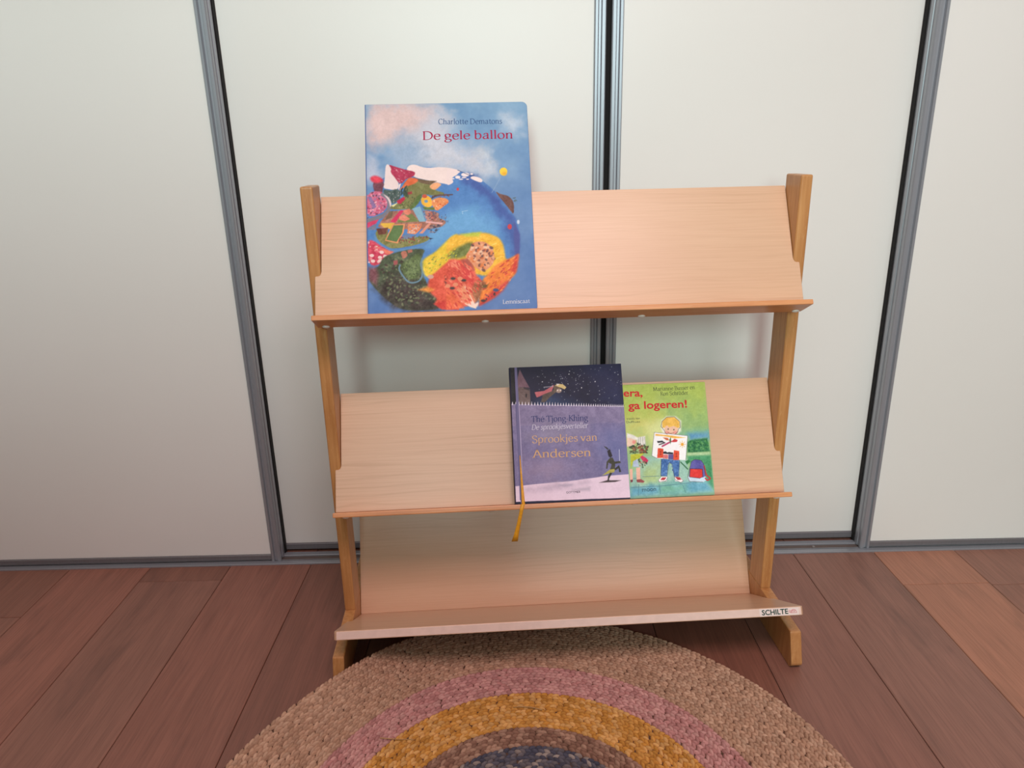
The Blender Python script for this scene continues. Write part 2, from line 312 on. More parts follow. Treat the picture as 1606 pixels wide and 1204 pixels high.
# ------------------------------------------------------------------ lettering: a pen-drawn roman face and the built-in sans
G = {
 'a': (98, [('C', [(22,78),(38,98),(62,100),(72,80),(72,25),(78,6),(93,6)]), ('C', [(72,58),(45,52),(20,38),(18,14),(38,0),(58,8),(72,24)])], []),
 'b': (106, [('L', [(22,156),(22,4)]), ('C', [(22,75),(45,100),(75,95),(90,52),(75,8),(48,-2),(22,12)])], [(22,154,-16,0)]),
 'c': (90, [('C', [(82,80),(60,100),(30,92),(14,50),(30,8),(58,-2),(84,18)])], []),
 'd': (110, [('L', [(86,156),(86,2)]), ('C', [(86,78),(62,100),(30,94),(14,48),(30,6),(58,-2),(86,22)])], [(86,154,-16,0),(86,3,0,16)]),
 'e': (96, [('L', [(18,56),(82,56)]), ('C', [(83,56),(78,88),(52,100),(24,86),(14,50),(28,10),(56,-2),(86,16)])], []),
 'f': (62, [('C', [(78,142),(62,156),(44,148),(36,120),(36,2)]), ('L', [(12,96),(66,96)])], [(36,3,-16,20)]),
 'g': (98, [('C', [(46,100),(22,92),(16,68),(24,44),(47,36),(70,46),(76,68),(68,92),(46,100)]), ('L', [(66,90),(94,95)]), ('C', [(32,40),(18,24),(30,10),(60,6),(84,-6),(86,-28),(62,-48),(28,-48),(10,-30),(20,-8),(40,6)])], []),
 'h': (104, [('L', [(22,156),(22,0)]), ('C', [(22,72),(42,96),(66,98),(80,78),(80,0)])], [(22,154,-16,0),(22,3,-15,15),(80,3,-15,15)]),
 'i': (48, [('L', [(24,98),(24,0)]), ('D', [(24,138)])], [(24,96,-16,0),(24,3,-16,16)]),
 'j': (48, [('C', [(26,98),(26,-10),(18,-40),(-6,-48)]), ('D', [(26,138)])], [(26,96,-16,0)]),
 'k': (100, [('L', [(22,156),(22,0)]), ('L', [(76,96),(26,46)]), ('L', [(40,60),(86,0)])], [(22,154,-16,0),(76,96,-18,18),(22,3,-15,15),(84,3,-14,16)]),
 'l': (48, [('L', [(24,156),(24,0)])], [(24,154,-16,0),(24,3,-16,16)]),
 'm': (160, [('L', [(22,98),(22,0)]), ('C', [(22,72),(40,96),(62,98),(76,78),(76,0)]), ('C', [(76,72),(96,96),(118,98),(134,78),(134,0)])], [(22,96,-16,0),(22,3,-15,15),(76,3,-15,15),(134,3,-15,15)]),
 'n': (104, [('L', [(22,98),(22,0)]), ('C', [(22,72),(42,96),(66,98),(80,78),(80,0)])], [(22,96,-16,0),(22,3,-15,15),(80,3,-15,15)]),
 'o': (104, [('C', [(52,100),(26,90),(14,50),(26,10),(52,-2),(78,10),(90,50),(78,90),(52,100)])], []),
 'p': (106, [('L', [(22,98),(22,-50)]), ('C', [(22,75),(45,100),(75,95),(90,52),(75,8),(48,-2),(22,12)])], [(22,96,-16,0),(22,-48,-15,18)]),
 'r': (72, [('L', [(22,98),(22,0)]), ('C', [(22,66),(36,92),(52,100),(68,92)])], [(22,96,-16,0),(22,3,-15,18)]),
 's': (80, [('C', [(66,82),(52,99),(28,96),(20,76),(34,58),(58,46),(68,26),(58,4),(34,-2),(14,16)])], []),
 't': (68, [('C', [(32,126),(32,60),(32,25),(42,3),(66,8)]), ('L', [(8,96),(62,96)])], []),
 'u': (104, [('C', [(20,98),(20,30),(34,3),(54,4),(78,28)]), ('L', [(78,98),(78,0)])], [(20,96,-16,0),(78,96,-16,0),(78,3,0,16)]),
 'v': (96, [('L', [(12,98),(48,0)]), ('L', [(48,0),(84,98)])], [(12,96,-14,16),(84,96,-14,14)]),
 'C': (128, [('C', [(116,120),(84,149),(40,140),(14,74),(40,8),(84,-3),(122,26)])], [(116,134,-3,3)]),
 'D': (144, [('L', [(28,146),(28,2)]), ('C', [(10,147),(70,147),(112,125),(130,74),(112,22),(70,1),(10,1)])], []),
 'L': (102, [('L', [(28,147),(28,2)]), ('L', [(28,3),(88,3)]), ('L', [(88,3),(96,28)])], [(28,145,-18,20),(28,3,-18,0)]),
 'T': (124, [('L', [(64,147),(64,2)]), ('L', [(12,145),(116,145)]), ('L', [(8,120),(12,145)]), ('L', [(116,145),(120,120)])], [(64,3,-20,20)]),
 'K': (122, [('L', [(28,147),(28,2)]), ('L', [(108,146),(34,74)]), ('L', [(50,90),(114,2)])], [(28,145,-18,18),(28,3,-18,18),(106,145,-18,18),(112,3,-16,18)]),
 'S': (106, [('C', [(92,118),(74,148),(34,146),(20,114),(38,86),(74,68),(94,40),(78,4),(38,-3),(14,28)])], []),
 'A': (128, [('L', [(62,150),(14,0)]), ('L', [(62,150),(116,0)]), ('L', [(32,52),(96,52)])], [(14,3,-16,18),(116,3,-18,16)]),
 'M': (166, [('L', [(26,147),(22,2)]), ('L', [(26,147),(82,10)]), ('L', [(82,10),(138,147)]), ('L', [(138,147),(142,2)])], [(26,145,-18,0),(22,3,-16,16),(138,145,0,18),(142,3,-16,16)]),
 'B': (114, [('L', [(28,147),(28,2)]), ('C', [(10,147),(60,147),(88,130),(86,96),(60,80),(28,79)]), ('C', [(28,79),(70,78),(102,58),(98,18),(66,1),(10,1)])], []),
 'R': (118, [('L', [(28,147),(28,2)]), ('C', [(10,147),(60,147),(92,128),(88,92),(60,76),(28,75)]), ('L', [(52,76),(112,2)])], [(28,3,-18,18),(110,3,-10,16)]),
 '-': (56, [('L', [(8,48),(46,48)])], []), ' ': (44, [], []),
}
G['é'] = (96, G['e'][1] + [('L', [(44,118),(66,142)])], [])
G['ö'] = (104, G['o'][1] + [('D', [(34,134)]), ('D', [(70,134)])], [])
def smooth_path(p, k=5):
    p = [np.array(q, float) for q in p]; q = [2 * p[0] - p[1]] + p + [2 * p[-1] - p[-2]]; out = []
    if np.allclose(p[0], p[-1]): q[0] = p[-2]; q[-1] = p[1]
    for i in range(1, len(q) - 2):
        for j in range(k):
            t = j / k
            out.append(0.5 * ((2 * q[i]) + (-q[i-1] + q[i+1]) * t + (2*q[i-1] - 5*q[i] + 4*q[i+1] - q[i+2]) * t*t + (-q[i-1] + 3*q[i] - 3*q[i+1] + q[i+2]) * t**3))
    return out + [p[-1]]
def roman(text, thick=17, thin=7, shear=0.0):
    V, F, x = [], [], 0.0
    e1 = np.array([math.cos(0.30), math.sin(0.30)]); e2 = np.array([-e1[1], e1[0]])
    def strip(P):
        n = len(P); b = len(V)
        for i, p in enumerate(P):
            t = P[min(i + 1, n - 1)] - P[max(i - 1, 0)]; t = t / (np.hypot(*t) + 1e-9); nn = np.array([-t[1], t[0]])
            w = 0.5 * math.hypot(thick * float(nn @ e1), thin * float(nn @ e2))
            V.append(p + nn * w); V.append(p - nn * w)
        for i in range(n - 1): F.append((b + 2*i, b + 2*i + 1, b + 2*i + 3, b + 2*i + 2))
    for ch in text:
        adv, strokes, serifs = G[ch]
        off = np.array([x, 0.0])
        for kind, pts in strokes:
            if kind == 'D':
                b = len(V); r = thick * 0.62
                for k in range(10): V.append(off + np.array(pts[0]) + r * np.array([math.cos(k*.6283), math.sin(k*.6283)]))
                F.append(tuple(range(b, b + 10)))
            else: strip([off + q for q in (smooth_path(pts) if kind == 'C' else [np.array(q, float) for q in pts])])
        for sx, sy, a, c in serifs:
            b = len(V); h = thin * 0.5
            c2 = c + (thick * .5 if c == 0 else 0); a2 = a - (thick * .5 if a == 0 else 0)
            for q in ((sx + a2, sy - h), (sx + c2, sy - h), (sx + c2, sy + h), (sx + a2, sy + h)): V.append(off + np.array(q))
            F.append((b, b + 1, b + 2, b + 3))
        x += adv
    V = np.array(V); V[:, 0] += shear * V[:, 1]
    return V, F, x
def sans(text, bold):
    def mk(s):
        cu_ = bpy.data.curves.new('lettering', 'FONT'); cu_.body = s; cu_.size = 1.0; cu_.resolution_u = 3
        if bold: cu_.offset = bold
        ob = bpy.data.objects.new('lettering', cu_); COL.objects.link(ob)
        dg = bpy.context.evaluated_depsgraph_get(); me = bpy.data.meshes.new_from_object(ob.evaluated_get(dg))
        bpy.data.objects.remove(ob, do_unlink=True); bpy.data.curves.remove(cu_)
        V = np.array([v.co[:2] for v in me.vertices]); F = [tuple(p.vertices) for p in me.polygons]; bpy.data.meshes.remove(me)
        return V, F
    V, F = mk(text); Vx, _ = mk('x')
    xh = Vx[:, 1].max(); V[:, 0] -= V[:, 0].min()
    return V * (100 / xh), F, V[:, 0].max() * (100 / xh)
def text_mesh(txt, style, p0, p1, xh, frame, scale=0.001):
    if style == 'serifb': V, F, w = roman(txt, 21, 9)
    elif style == 'serif': V, F, w = roman(txt, 18 if xh < 5 or xh > 7.5 else 21, 9 if xh < 5 or xh > 7.5 else 10)
    elif style == 'serifi': V, F, w = roman(txt, 20, 11, 0.2)
    elif style == 'sansb': V, F, w = sans(txt, 0.022)
    else: V, F, w = sans(txt, 0.0)
    x0, x1 = V[:, 0].min(), V[:, 0].max()
    p0 = np.array(p0, float); p1 = np.array(p1, float); d = p1 - p0; Lg = np.hypot(*d); d = d / Lg; nn = np.array([-d[1], d[0]])
    X = (V[:, 0] - x0) / (x1 - x0) * Lg; Y = V[:, 1] / 100 * xh
    Q = (p0[None] + X[:, None] * d[None] + Y[:, None] * nn[None]) * scale
    me = bpy.data.meshes.new('lettering'); me.from_pydata([frame(float(a), float(b)) for a, b in Q], [], F); me.update()
    return me

link('edge_band', bm_mesh(prism_bm([(-UL + .0045, -T4 + .0012), (UL - .0045, -T4 + .0012), (UL - .0045, -0.0012), (-UL + .0045, -0.0012)], lambda u, h: p4(u, D4 + 0.0003, h), lambda u, h: p4(u, D4 - 0.0002, h)), 'edge_band'), plain('pale_edge_veneer', (224, 196, 184), 0.4, 0, 0.05, 60), shelf)
# maker's label on the front edge of the bottom shelf
def edge(u, h): return p4(u, D4 + 0.00025, h)
lab = link('label', bm_mesh(prism_bm([(0.3225, -0.0138), (0.3915, -0.0138), (0.3915, -0.0012), (0.3225, -0.0012)], lambda u, h: p4(u, D4 + 0.00055, h), lambda u, h: p4(u, D4 + 0.00035, h)), 'label'), M['label'], shelf)
tag(lab, 'white maker label reading SCHILTE with a small red emblem')
GREEN = ink((18, 62, 52)); RED = ink((196, 60, 84))
link('lettering', text_mesh('SCHILTE', 'sansb', (326.6, -11.6), (372.6, -11.2), 5.6, lambda a, b: p4(a, D4 + 0.0007, b)), GREEN, shelf)
def ribbon_mesh(paths, w, frame):
    V, F = [], []
    for P in paths:
        P = [np.array(p, float) for p in P]; b = len(V); n = len(P)
        for i, p in enumerate(P):
            t = P[min(i + 1, n - 1)] - P[max(i - 1, 0)]; t = t / (np.hypot(*t) + 1e-9); nn = np.array([-t[1], t[0]])
            V.append(p + nn * w / 2); V.append(p - nn * w / 2)
        for i in range(n - 1): F.append((b + 2*i, b + 2*i + 1, b + 2*i + 3, b + 2*i + 2))
    me = bpy.data.meshes.new('emblem'); me.from_pydata([frame(float(a), float(c)) for a, c in V], [], F); me.update(); return me
ec = (0.3822, -0.0098)
arc = lambda r, a0, a1, c=ec: [(c[0] + r * math.cos(t), c[1] + r * math.sin(t)) for t in np.linspace(a0, a1, 12)]
link('emblem', ribbon_mesh([arc(.0052, 0, math.pi), [(ec[0] - .0056, ec[1]), (ec[0] + .0056, ec[1])], arc(.0026, 0, math.pi, (ec[0] - .001, ec[1] + .001)), [(ec[0] - .001, ec[1] + .0012), (ec[0] - .001, ec[1] + .0036)], arc(.0016, .4, 5.6, (ec[0] - .0066, ec[1] + .0022)), [(ec[0]+.001, ec[1]+.001), (ec[0]+.003, ec[1]+.004)]], .0006, lambda a, b: p4(a, D4 + 0.0007, b)), RED, shelf)

# ------------------------------------------------------------------ printed cover painting (colour stored on a fine grid of the cover)
ART_BALLOON = [
 ('P',(216,190,188),30,10,[(-5.7,372.7),(129.3,370),(121.9,322.8),(95.8,308.5),(50.2,298.9),(-6.9,279.2)]),
 ('P',(196,200,212),28,10,[(125.2,365.7),(136.2,335.4),(154.5,288.1),(193.8,278.7),(208.1,240.4),(180.2,232.7),(121.7,250.9),(69,260.6),(43.9,280.1),(67.9,298.5)]),
 ('P',(150,172,198),18,8,[(20.4,278.5),(67.8,294.3),(95,278.9),(82.7,260.2),(31.8,261.5)]),
 ('P',(176,186,206),14,8,[(-3,279.1),(20.3,274.3),(27.4,232.4),(-3.7,229)]),
 ('P',(186,200,216),22,10,[(230.2,337.7),(258,332.8),(250.8,307.2),(235.1,313.9)]),
 ('P',(200,206,214),14,10,[(189.8,276.6),(201.6,274.2),(206.1,240.4),(196.6,249)]),
 ('P',(78,130,190),0.6,8,[(0,211.8),(39,244.1),(78.9,252),(120.9,251),(154.4,243.4),(183.5,231.5),(208.9,208.5),(230.8,177.9),(244.5,155.5),(248.4,128),(246,97.5),(235,63.3),(217.3,36.1),(195.9,17.7),(175,7.8),(144.2,4.6),(113.6,3.6),(62.8,7.4),(34.7,21),(12.8,43.9),(-1.1,64.4)]),
 ('P',(104,164,212),14,8,[(118.4,164.5),(171,179.6),(206.8,156.6),(210.8,126.9),(169.4,134.6),(127.7,129.3),(102.2,108.4),(94.6,132.4)]),
 ('P',(62,92,160),8,6,[(154.2,239),(183.3,227),(208.8,204.1),(230.6,173.5),(242.3,153.4),(245.3,128),(242.8,97.6),(236.1,87),(231.2,117.5),(222.5,156.1),(197.8,193.2),(162,218.7)]),
 ('P',(72,84,150),2,4,[(239.3,155.6),(248.5,130.1),(246,97.5),(238.4,91.3),(238,128.3)]),
 ('P',(236,216,212),0.8,5,[(62.9,249.2),(75.7,258.9),(95.3,249.5),(122.6,251.6),(151.9,245.9),(151.6,238),(138.8,231.7),(143.2,223.8),(135.3,219.5),(119.7,223.3),(99,228.2),(76.2,234.4)]),
 ('P',(232,212,210),0.8,5,[(31.4,260.6),(40.1,254.2),(53,223.9),(51.3,215.1),(44.5,211.9),(38.3,214.3),(25.9,215.7),(29.2,227.8)]),
 ('P',(176,52,84),0.8,18,[(35,258.2),(49.4,252.3),(68.1,246.8),(81.1,243.1),(76.2,234.4),(63.6,231.4),(59.3,224.8),(53,222.8),(47,232.9),(38.9,244.2),(41.1,249.7)]),
 ('X',[(214,170,176),(150,36,66),(226,150,160)],[(40.1,252),(78.5,243.2),(61.5,230.3),(53,225)],46,5,6,-42),
 ('P',(232,212,210),0.5,4,[(53,222.8),(56.1,223.8),(52.8,212.8),(51.3,215.1)]),
 ('P',(118,70,84),1.2,18,[(8.5,227.2),(19.9,229.1),(29.2,225.6),(25.9,215.7),(24.7,204.7),(13.3,205)]),
 ('P',(216,60,80),2.5,22,[(4.4,235.1),(11.8,239.3),(21.1,236.9),(29.2,227.8),(19.8,225.8),(9.5,226.1)]),
 ('P',(206,110,140),0.8,20,[(-0.6,210.9),(24.8,211.3),(30.8,201.3),(34.2,190.2),(28.3,175),(-1.2,163.9)]),
 ('X',[(200,60,90),(232,180,190),(170,120,160),(90,60,80),(220,140,160),(150,110,150)],[(-0.1,209.8),(23.7,209.2),(31.7,193.6),(27.3,176.2),(0.3,164.9)],130,4.2,1.6,None),
 ('P',(140,112,158),0.5,10,[(0.9,202.1),(7,201.9),(15,184.2),(9.8,181)]),
 ('K',(122,120,132),6.5,[(25.7,205.3),(32.9,200.1),(36.3,190.1),(34.5,178.1),(25.1,168.6),(0.3,160.6)]),
 ('P',(208,64,104),0.8,16,[(-0.8,157.3),(18.8,163.3),(14.6,155.8),(-0.9,147.6)]),
 ('P',(120,124,146),1,14,[(-0.9,147.1),(14.5,154.7),(13.4,145),(-1,145.4)]),
 ('P',(122,124,74),1,18,[(57.1,221.5),(74,233.3),(88.6,229.6),(109.3,223.5),(101.7,216),(114.1,210.1),(129.6,204.2),(119,198.9),(87.9,205.3),(79.3,194.5),(74.8,177),(66.6,179.5),(37.6,178.1),(37.7,185.7),(52.3,190.8),(60.8,199.4),(63.2,212.5)]),
 ('P',(104,84,62),1,14,[(77.2,233.2),(99,228.2),(114.6,226.7),(104,220.3),(88.4,224.1)]),
 ('P',(222,110,66),1.2,14,[(59.2,219.3),(66.7,232.4),(75.1,233.8),(86.5,229.7),(77.9,222.1),(67.5,219.1),(57,214.9),(51.2,211.8)]),
 ('P',(236,168,120),1,12,[(104,220.3),(113.5,225.6),(123.8,220.9),(117.4,215.6),(111,210.2),(102.8,214.8)]),
 ('P',(80,100,96),1.5,26,[(26.9,214.6),(38.3,212.1),(52.8,215),(56.7,200.6),(46.1,189.9),(39.9,189),(36,201.1),(26.8,206.9)]),
 ('X',[(60,80,82),(200,196,196),(86,104,100)],[(26.9,214.6),(57,213.8),(55.6,199.5),(40.9,187.8)],120,3,3.2,80),
 ('P',(226,206,206),0.8,5,[(25.7,206.9),(36,200),(39.9,190),(37.7,181.3),(35.8,193.4),(29.8,202.4)]),
 ('X',[(36,56,52),(56,76,60)],[(51.7,210.6),(65.4,219.1),(68.1,200.3),(52.6,204)],40,8,3,75),
 ('P',(186,40,72),0.6,14,[(48.2,193.1),(59.8,200.5),(62.8,197.1),(55.4,188.5),(50.2,188.7)]),
 ('P',(228,220,160),0.8,6,[(38.8,185.7),(50.3,190.9),(42.9,183.4)]),
 ('P',(150,60,60),0.6,14,[(66.2,208),(73.5,210.1),(74.4,205.6),(67.1,203.6)]),
 ('X',[(92,100,56),(150,152,100),(70,84,52)],[(52.3,188.6),(75.4,201.2),(83.6,198.8),(74.8,179.2),(40.7,180.2)],70,4,2,None),
 ('K',(86,64,66),2.2,[(104.3,196),(114.9,201.2),(129.5,202),(139.9,202.2)]),
 ('X',[(70,56,62),(120,84,88)],[(103.4,199.3),(114.9,203.4),(140,203.9),(139.9,200.6),(106.4,194.9)],30,3.4,1.5,None),
 ('P',(240,180,60),0.9,14,[(86.7,196.5),(96.2,202.8),(104.4,198.2),(108.2,187.1),(102.9,180.7),(90.5,183.2)]),
 ('P',(232,150,96),0.9,16,[(104.3,193.8),(116.9,197.9),(129.3,196.4),(135.4,189.7),(123.6,181.2),(113,173.8),(107,181.6)]),
 ('X',[(200,80,50),(246,206,170),(226,110,60)],[(108.4,193.7),(128.2,195.4),(132.2,188.6),(114.1,176)],50,3,1.4,None),
 ('P',(108,150,180),0.5,6,[(99.5,191.7),(99.2,190.6),(98.3,189.7),(97,189.2),(95.6,189.3),(94.4,189.8),(93.6,190.7),(93.3,191.9),(93.6,193),(94.5,193.9),(95.8,194.4),(97.2,194.4),(98.4,193.8),(99.2,192.9)]),
 ('P',(196,84,60),0.5,6,[(98.2,200.6),(97.8,199.2),(96.6,198),(94.9,197.4),(93,197.5),(91.4,198.2),(90.3,199.4),(89.9,200.8),(90.3,202.2),(91.5,203.3),(93.2,203.9),(95.1,203.9),(96.7,203.2),(97.8,202)]),
 ('P',(92,116,60),1.2,20,[(85.9,205.3),(91,203),(85.5,189.9),(72.7,177.1),(68.6,179.4),(77.2,192.3)]),
 ('P',(96,120,58),0.8,14,[(90.4,182.1),(110.1,180.5),(110,176.1),(93.4,177.6)]),
 ('P',(170,120,104),1,26,[(35.5,175.9),(74.8,178.1),(95.5,176.5),(118.2,171.5),(114.8,162.8),(131.1,155.2),(115.2,143.2),(14.4,145.6),(20.8,157.8),(28.1,166.3)]),
 ('P',(122,134,80),1,22,[(49.7,165.7),(72.6,170.5),(84.6,157.1),(49.5,155.9)]),
 ('P',(206,46,90),0.5,8,[(54.1,177.6),(60.3,177.4),(45.4,156),(37.2,158.4)]),
 ('P',(116,92,72),0.6,12,[(35.5,175.9),(42.7,176.8),(39.4,164.9),(29,160.8)]),
 ('P',(222,130,106),0.5,16,[(58.2,177.5),(68.6,179.4),(71.6,172.8),(66.3,168.5),(60.2,172)]),
 ('P',(226,136,112),0.5,16,[(51.8,166.7),(60.1,169.8),(69.3,161.9),(60.9,157.8),(51.7,161.3)]),
 ('P',(132,176,196),0.5,6,[(73.3,179.8),(86.3,183.3),(95.5,156.8),(84.6,156.6)]),
 ('P',(96,140,180),0.5,6,[(86.3,183.3),(93.4,176.5),(97,157.8),(94.4,156.8)]),
 ('X',[(120,70,80),(190,140,140),(90,90,120),(200,110,100)],[(90.3,176.6),(116.1,172.6),(113.6,157.4),(97,156.8)],50,4,1.6,None),
 ('X',[(60,60,80),(150,150,170),(40,50,80)],[(116,167.1),(130.5,167.8),(131.1,154.7),(117.7,156.2)],40,3.4,4,70),
 ('K',(224,170,168),3,[(96,156.2),(120.7,152.8)]),
 ('P',(224,178,66),0.6,8,[(22.8,156.3),(44.4,155.7),(37,145.7),(27.4,148.6),(21.5,153.8)]),
 ('P',(110,62,50),1,22,[(14.2,146.4),(33.4,148.4),(32,137),(17.7,136.2)]),
 ('P',(130,130,76),1,24,[(11.8,143.9),(33.4,148.4),(31.8,127),(67.8,129.7),(101.5,132.5),(98.9,123.7),(77.1,116.8),(43.5,111.6),(32.8,114.4),(15.1,127.5)]),
 ('P',(110,62,50),1,22,[(15.4,146.4),(32.2,147.8),(29.6,137.1),(17.7,136.2)]),
 ('P',(224,150,100),0.4,8,[(40.7,153.2),(61.2,153.9),(58.4,138.8),(48.5,120.8),(27.6,125.8)]),
 ('P',(92,122,72),0.4,10,[(42.5,151.9),(58.1,151.5),(56,138.9),(46.7,123.4),(30.1,127.3)]),
 ('P',(226,140,100),0.5,16,[(66,153.8),(88.8,153.1),(86.2,143.1),(77.6,135.7),(64.4,137.4)]),
 ('X',[(130,150,170),(220,200,190),(200,110,80)],[(67.1,152.5),(87.6,151.9),(77.6,137),(65.6,138.6)],34,4,1.6,None),
 ('P',(222,150,130),0.5,8,[(99.7,154.1),(104.5,154),(89.6,136.6),(83.6,136.8)]),
 ('X',[(50,54,72),(150,140,150),(76,70,86)],[(99.6,149),(122.6,153.4),(111.2,136),(98.1,138.9)],60,5,2.4,20),
 ('P',(112,130,158),0.4,8,[(55.9,133.8),(68,136),(71.4,129.6),(60.6,127.4)]),
 ('X',[(150,60,56),(110,50,50),(180,150,120),(90,110,70)],[(51,130.2),(79.9,134.4),(99.1,131.3),(77.2,120.6),(50.9,121.4)],70,4.5,1.8,None),
 ('P',(40,52,80),0.4,4,[(99,128.8),(106.8,127.9),(101.3,125.6)]),
 ('K',(92,140,186),3.2,[(11.7,135.1),(16.3,123.7),(29.2,112.6),(43.4,108.4),(65,110.9),(84.2,114.1),(101.3,123.7)]),
 ('P',(210,72,96),1.4,26,[(-0.4,127.9),(9.2,127.6),(19.8,118.5),(33.9,109.3),(42.2,106.6),(31.4,101.9),(26.4,88.3),(0.2,81.7)]),
 ('P',(226,120,98),1.2,20,[(11.4,118.8),(32.7,109.4),(42.2,106.6),(33.8,101.8),(17.2,109.8)]),
 ('X',[(236,190,190),(232,150,150),(190,40,80),(220,90,110)],[(0.8,125.4),(17.3,114.8),(27.9,105.8),(24,88.4),(0.2,86.7)],60,5.5,1.3,None),
 ('P',(238,204,200),0.5,6,[(10,101.3),(9.6,100.1),(8.6,99.2),(7.1,98.7),(5.6,98.8),(4.1,99.3),(3.2,100.3),(2.8,101.5),(3.2,102.7),(4.2,103.6),(5.6,104.1),(7.2,104.1),(8.6,103.5),(9.6,102.5)]),
 ('P',(238,204,200),0.5,6,[(11.6,91.9),(11.2,90.7),(10.2,89.8),(8.8,89.3),(7.2,89.4),(5.8,89.9),(4.8,90.9),(4.5,92.1),(4.8,93.3),(5.8,94.2),(7.3,94.7),(8.9,94.7),(10.3,94.1),(11.3,93.1)]),
 ('P',(238,204,200),0.5,6,[(23,97.8),(22.6,96.6),(21.6,95.7),(20.2,95.2),(18.6,95.3),(17.1,95.8),(16.2,96.8),(15.8,98),(16.2,99.2),(17.2,100.1),(18.7,100.6),(20.2,100.6),(21.7,100),(22.6,99)]),
 ('P',(238,204,200),0.5,6,[(23.5,92.2),(23.1,91),(22.1,90.1),(20.7,89.6),(19.1,89.6),(17.6,90.2),(16.7,91.2),(16.3,92.4),(16.7,93.6),(17.7,94.5),(19.2,95),(20.7,94.9),(22.2,94.4),(23.1,93.4)]),
 ('P',(238,204,200),0.5,6,[(26.1,106.4),(25.7,105.3),(24.7,104.3),(23.3,103.8),(21.7,103.9),(20.3,104.5),(19.3,105.5),(19,106.7),(19.3,107.8),(20.3,108.8),(21.8,109.3),(23.4,109.2),(24.8,108.6),(25.8,107.6)]),
 ('P',(238,204,200),0.5,6,[(31.3,99.4),(31,98.2),(30,97.3),(28.5,96.8),(26.9,96.9),(25.5,97.4),(24.5,98.4),(24.2,99.6),(24.6,100.8),(25.6,101.7),(27,102.2),(28.6,102.2),(30,101.6),(31,100.6)]),
 ('P',(74,88,64),1.4,26,[(32.6,101.9),(53,107.5),(72.2,110.7),(93.7,110),(87.4,98.9),(85.2,84),(87.8,66.5),(94.5,51.4),(101.2,33.9),(111.6,23.8),(115.8,7.7),(62.6,7),(42.7,15),(25.3,30.3),(10.3,46.8),(1,59.4),(1.3,76.7),(16.8,81.2),(22.9,95.9)]),
 ('P',(60,50,46),14,30,[(35.4,63.2),(59.2,64.9),(87.2,44.3),(107.9,21.4),(115.8,7.1),(57.9,7.2),(27.7,30.2),(9.2,50.5),(23.3,48.8)]),
 ('P',(124,76,84),5,22,[(0.4,81.7),(13.2,82.5),(16.5,68.8),(12.7,51.6),(1,60.6)]),
 ('X',[(54,64,50),(100,112,80),(66,50,46),(120,128,94)],[(21.5,81),(50.4,100.1),(85.6,76.5),(94.4,49),(105.7,26.4),(62.7,11.9),(30.2,36.3)],360,5.5,1.6,None),
 ('P',(98,118,72),3,28,[(50.1,85.1),(69.4,95.7),(81.6,104.1),(86.1,95.2),(84.5,76.6),(80.5,61.8),(68.5,57.2),(56.9,67.5)]),
 ('X',[(70,84,54),(120,140,90)],[(52.5,85),(81.4,96.6),(80.6,64.3),(63.8,59.8)],110,4,1.6,None),
 ('K',(104,138,156),2.6,[(87.3,93.9),(85.2,84),(87.2,69),(82.8,58),(73.2,54),(63.7,56.1),(54.5,67.6),(49.9,77.7),(51.3,83.8)]),
 ('P',(180,112,92),0.7,16,[(52.9,106.3),(61.3,108.5),(63.6,102.2),(63.5,98.4),(56.2,93.7),(54,100)]),
 ('P',(176,106,90),0.7,14,[(63.7,108.4),(71,110.7),(72,105.7),(64.8,103.4)]),
 ('P',(160,84,84),1,14,[(40.7,91.6),(47.9,92.7),(47.7,85.2),(41.8,84.1)]),
 ('P',(232,198,58),2.6,20,[(87.2,90.2),(95.8,97.4),(107.9,103.3),(122.7,118),(137.6,131.4),(148.6,134.9),(147,87.1),(124,80.3),(106.8,65.9),(93.6,61.4),(87.9,72.7)]),
 ('P',(238,184,58),2.6,18,[(127.5,124.2),(143.5,133.2),(161.6,132),(184.7,136.4),(205.1,130.7),(215.7,124.1),(221.2,110),(222.7,89.8),(226.2,87.2),(222.1,74.8),(197.4,60.5),(173.5,63.8),(126.4,87.7)]),
 ('P',(190,200,70),3,18,[(151.9,133.6),(184.7,136.4),(180.8,128.9),(159.1,129.5)]),
 ('P',(112,124,62),4,26,[(126.7,97.8),(146.4,112.2),(167.2,120.5),(175.4,113.9),(162.8,99.2),(153,93.2),(133.7,91.3)]),
 ('X',[(216,216,70),(130,140,60),(240,190,50),(190,190,50)],[(88.4,88.9),(112.5,98.2),(147.9,114.7),(147.3,95.9),(111.9,75.7),(94.9,66.3)],130,4.2,2,35),
 ('P',(222,90,66),2.6,24,[(127.8,87.7),(147.2,92.1),(144.3,6.7),(114.6,7.7),(104.3,19.1),(110.4,25),(98.8,35.2),(94.3,44),(97.2,61.3),(111.8,73.2)]),
 ('P',(208,64,54),2,22,[(103.1,17.9),(144.9,26.3),(144.2,6.1),(117,8.2)]),
 ('P',(234,150,66),3,26,[(80,42),(94.4,46.5),(106.1,41.2),(96.5,36.6)]),
 ('P',(206,160,140),0.5,6,[(105.4,62.9),(104.9,61.4),(103.4,60.2),(101.3,59.6),(98.9,59.7),(96.8,60.4),(95.4,61.7),(94.9,63.2),(95.5,64.7),(97,65.8),(99.1,66.4),(101.4,66.4),(103.5,65.6),(105,64.4)]),
 ('X',[(120,60,50),(240,130,100),(70,50,44)],[(121.1,65.5),(146.3,67.2),(145.5,42.4),(122.8,43.1)],60,4,1.4,None),
 ('P',(218,88,68),2.6,22,[(126.4,89),(136.1,92.4),(148,89.6),(161.3,91.7),(171.6,77.6),(173.5,63.8),(182.8,56),(176.2,38.9),(171.7,15.6),(159.7,12.3),(123.9,7.4)]),
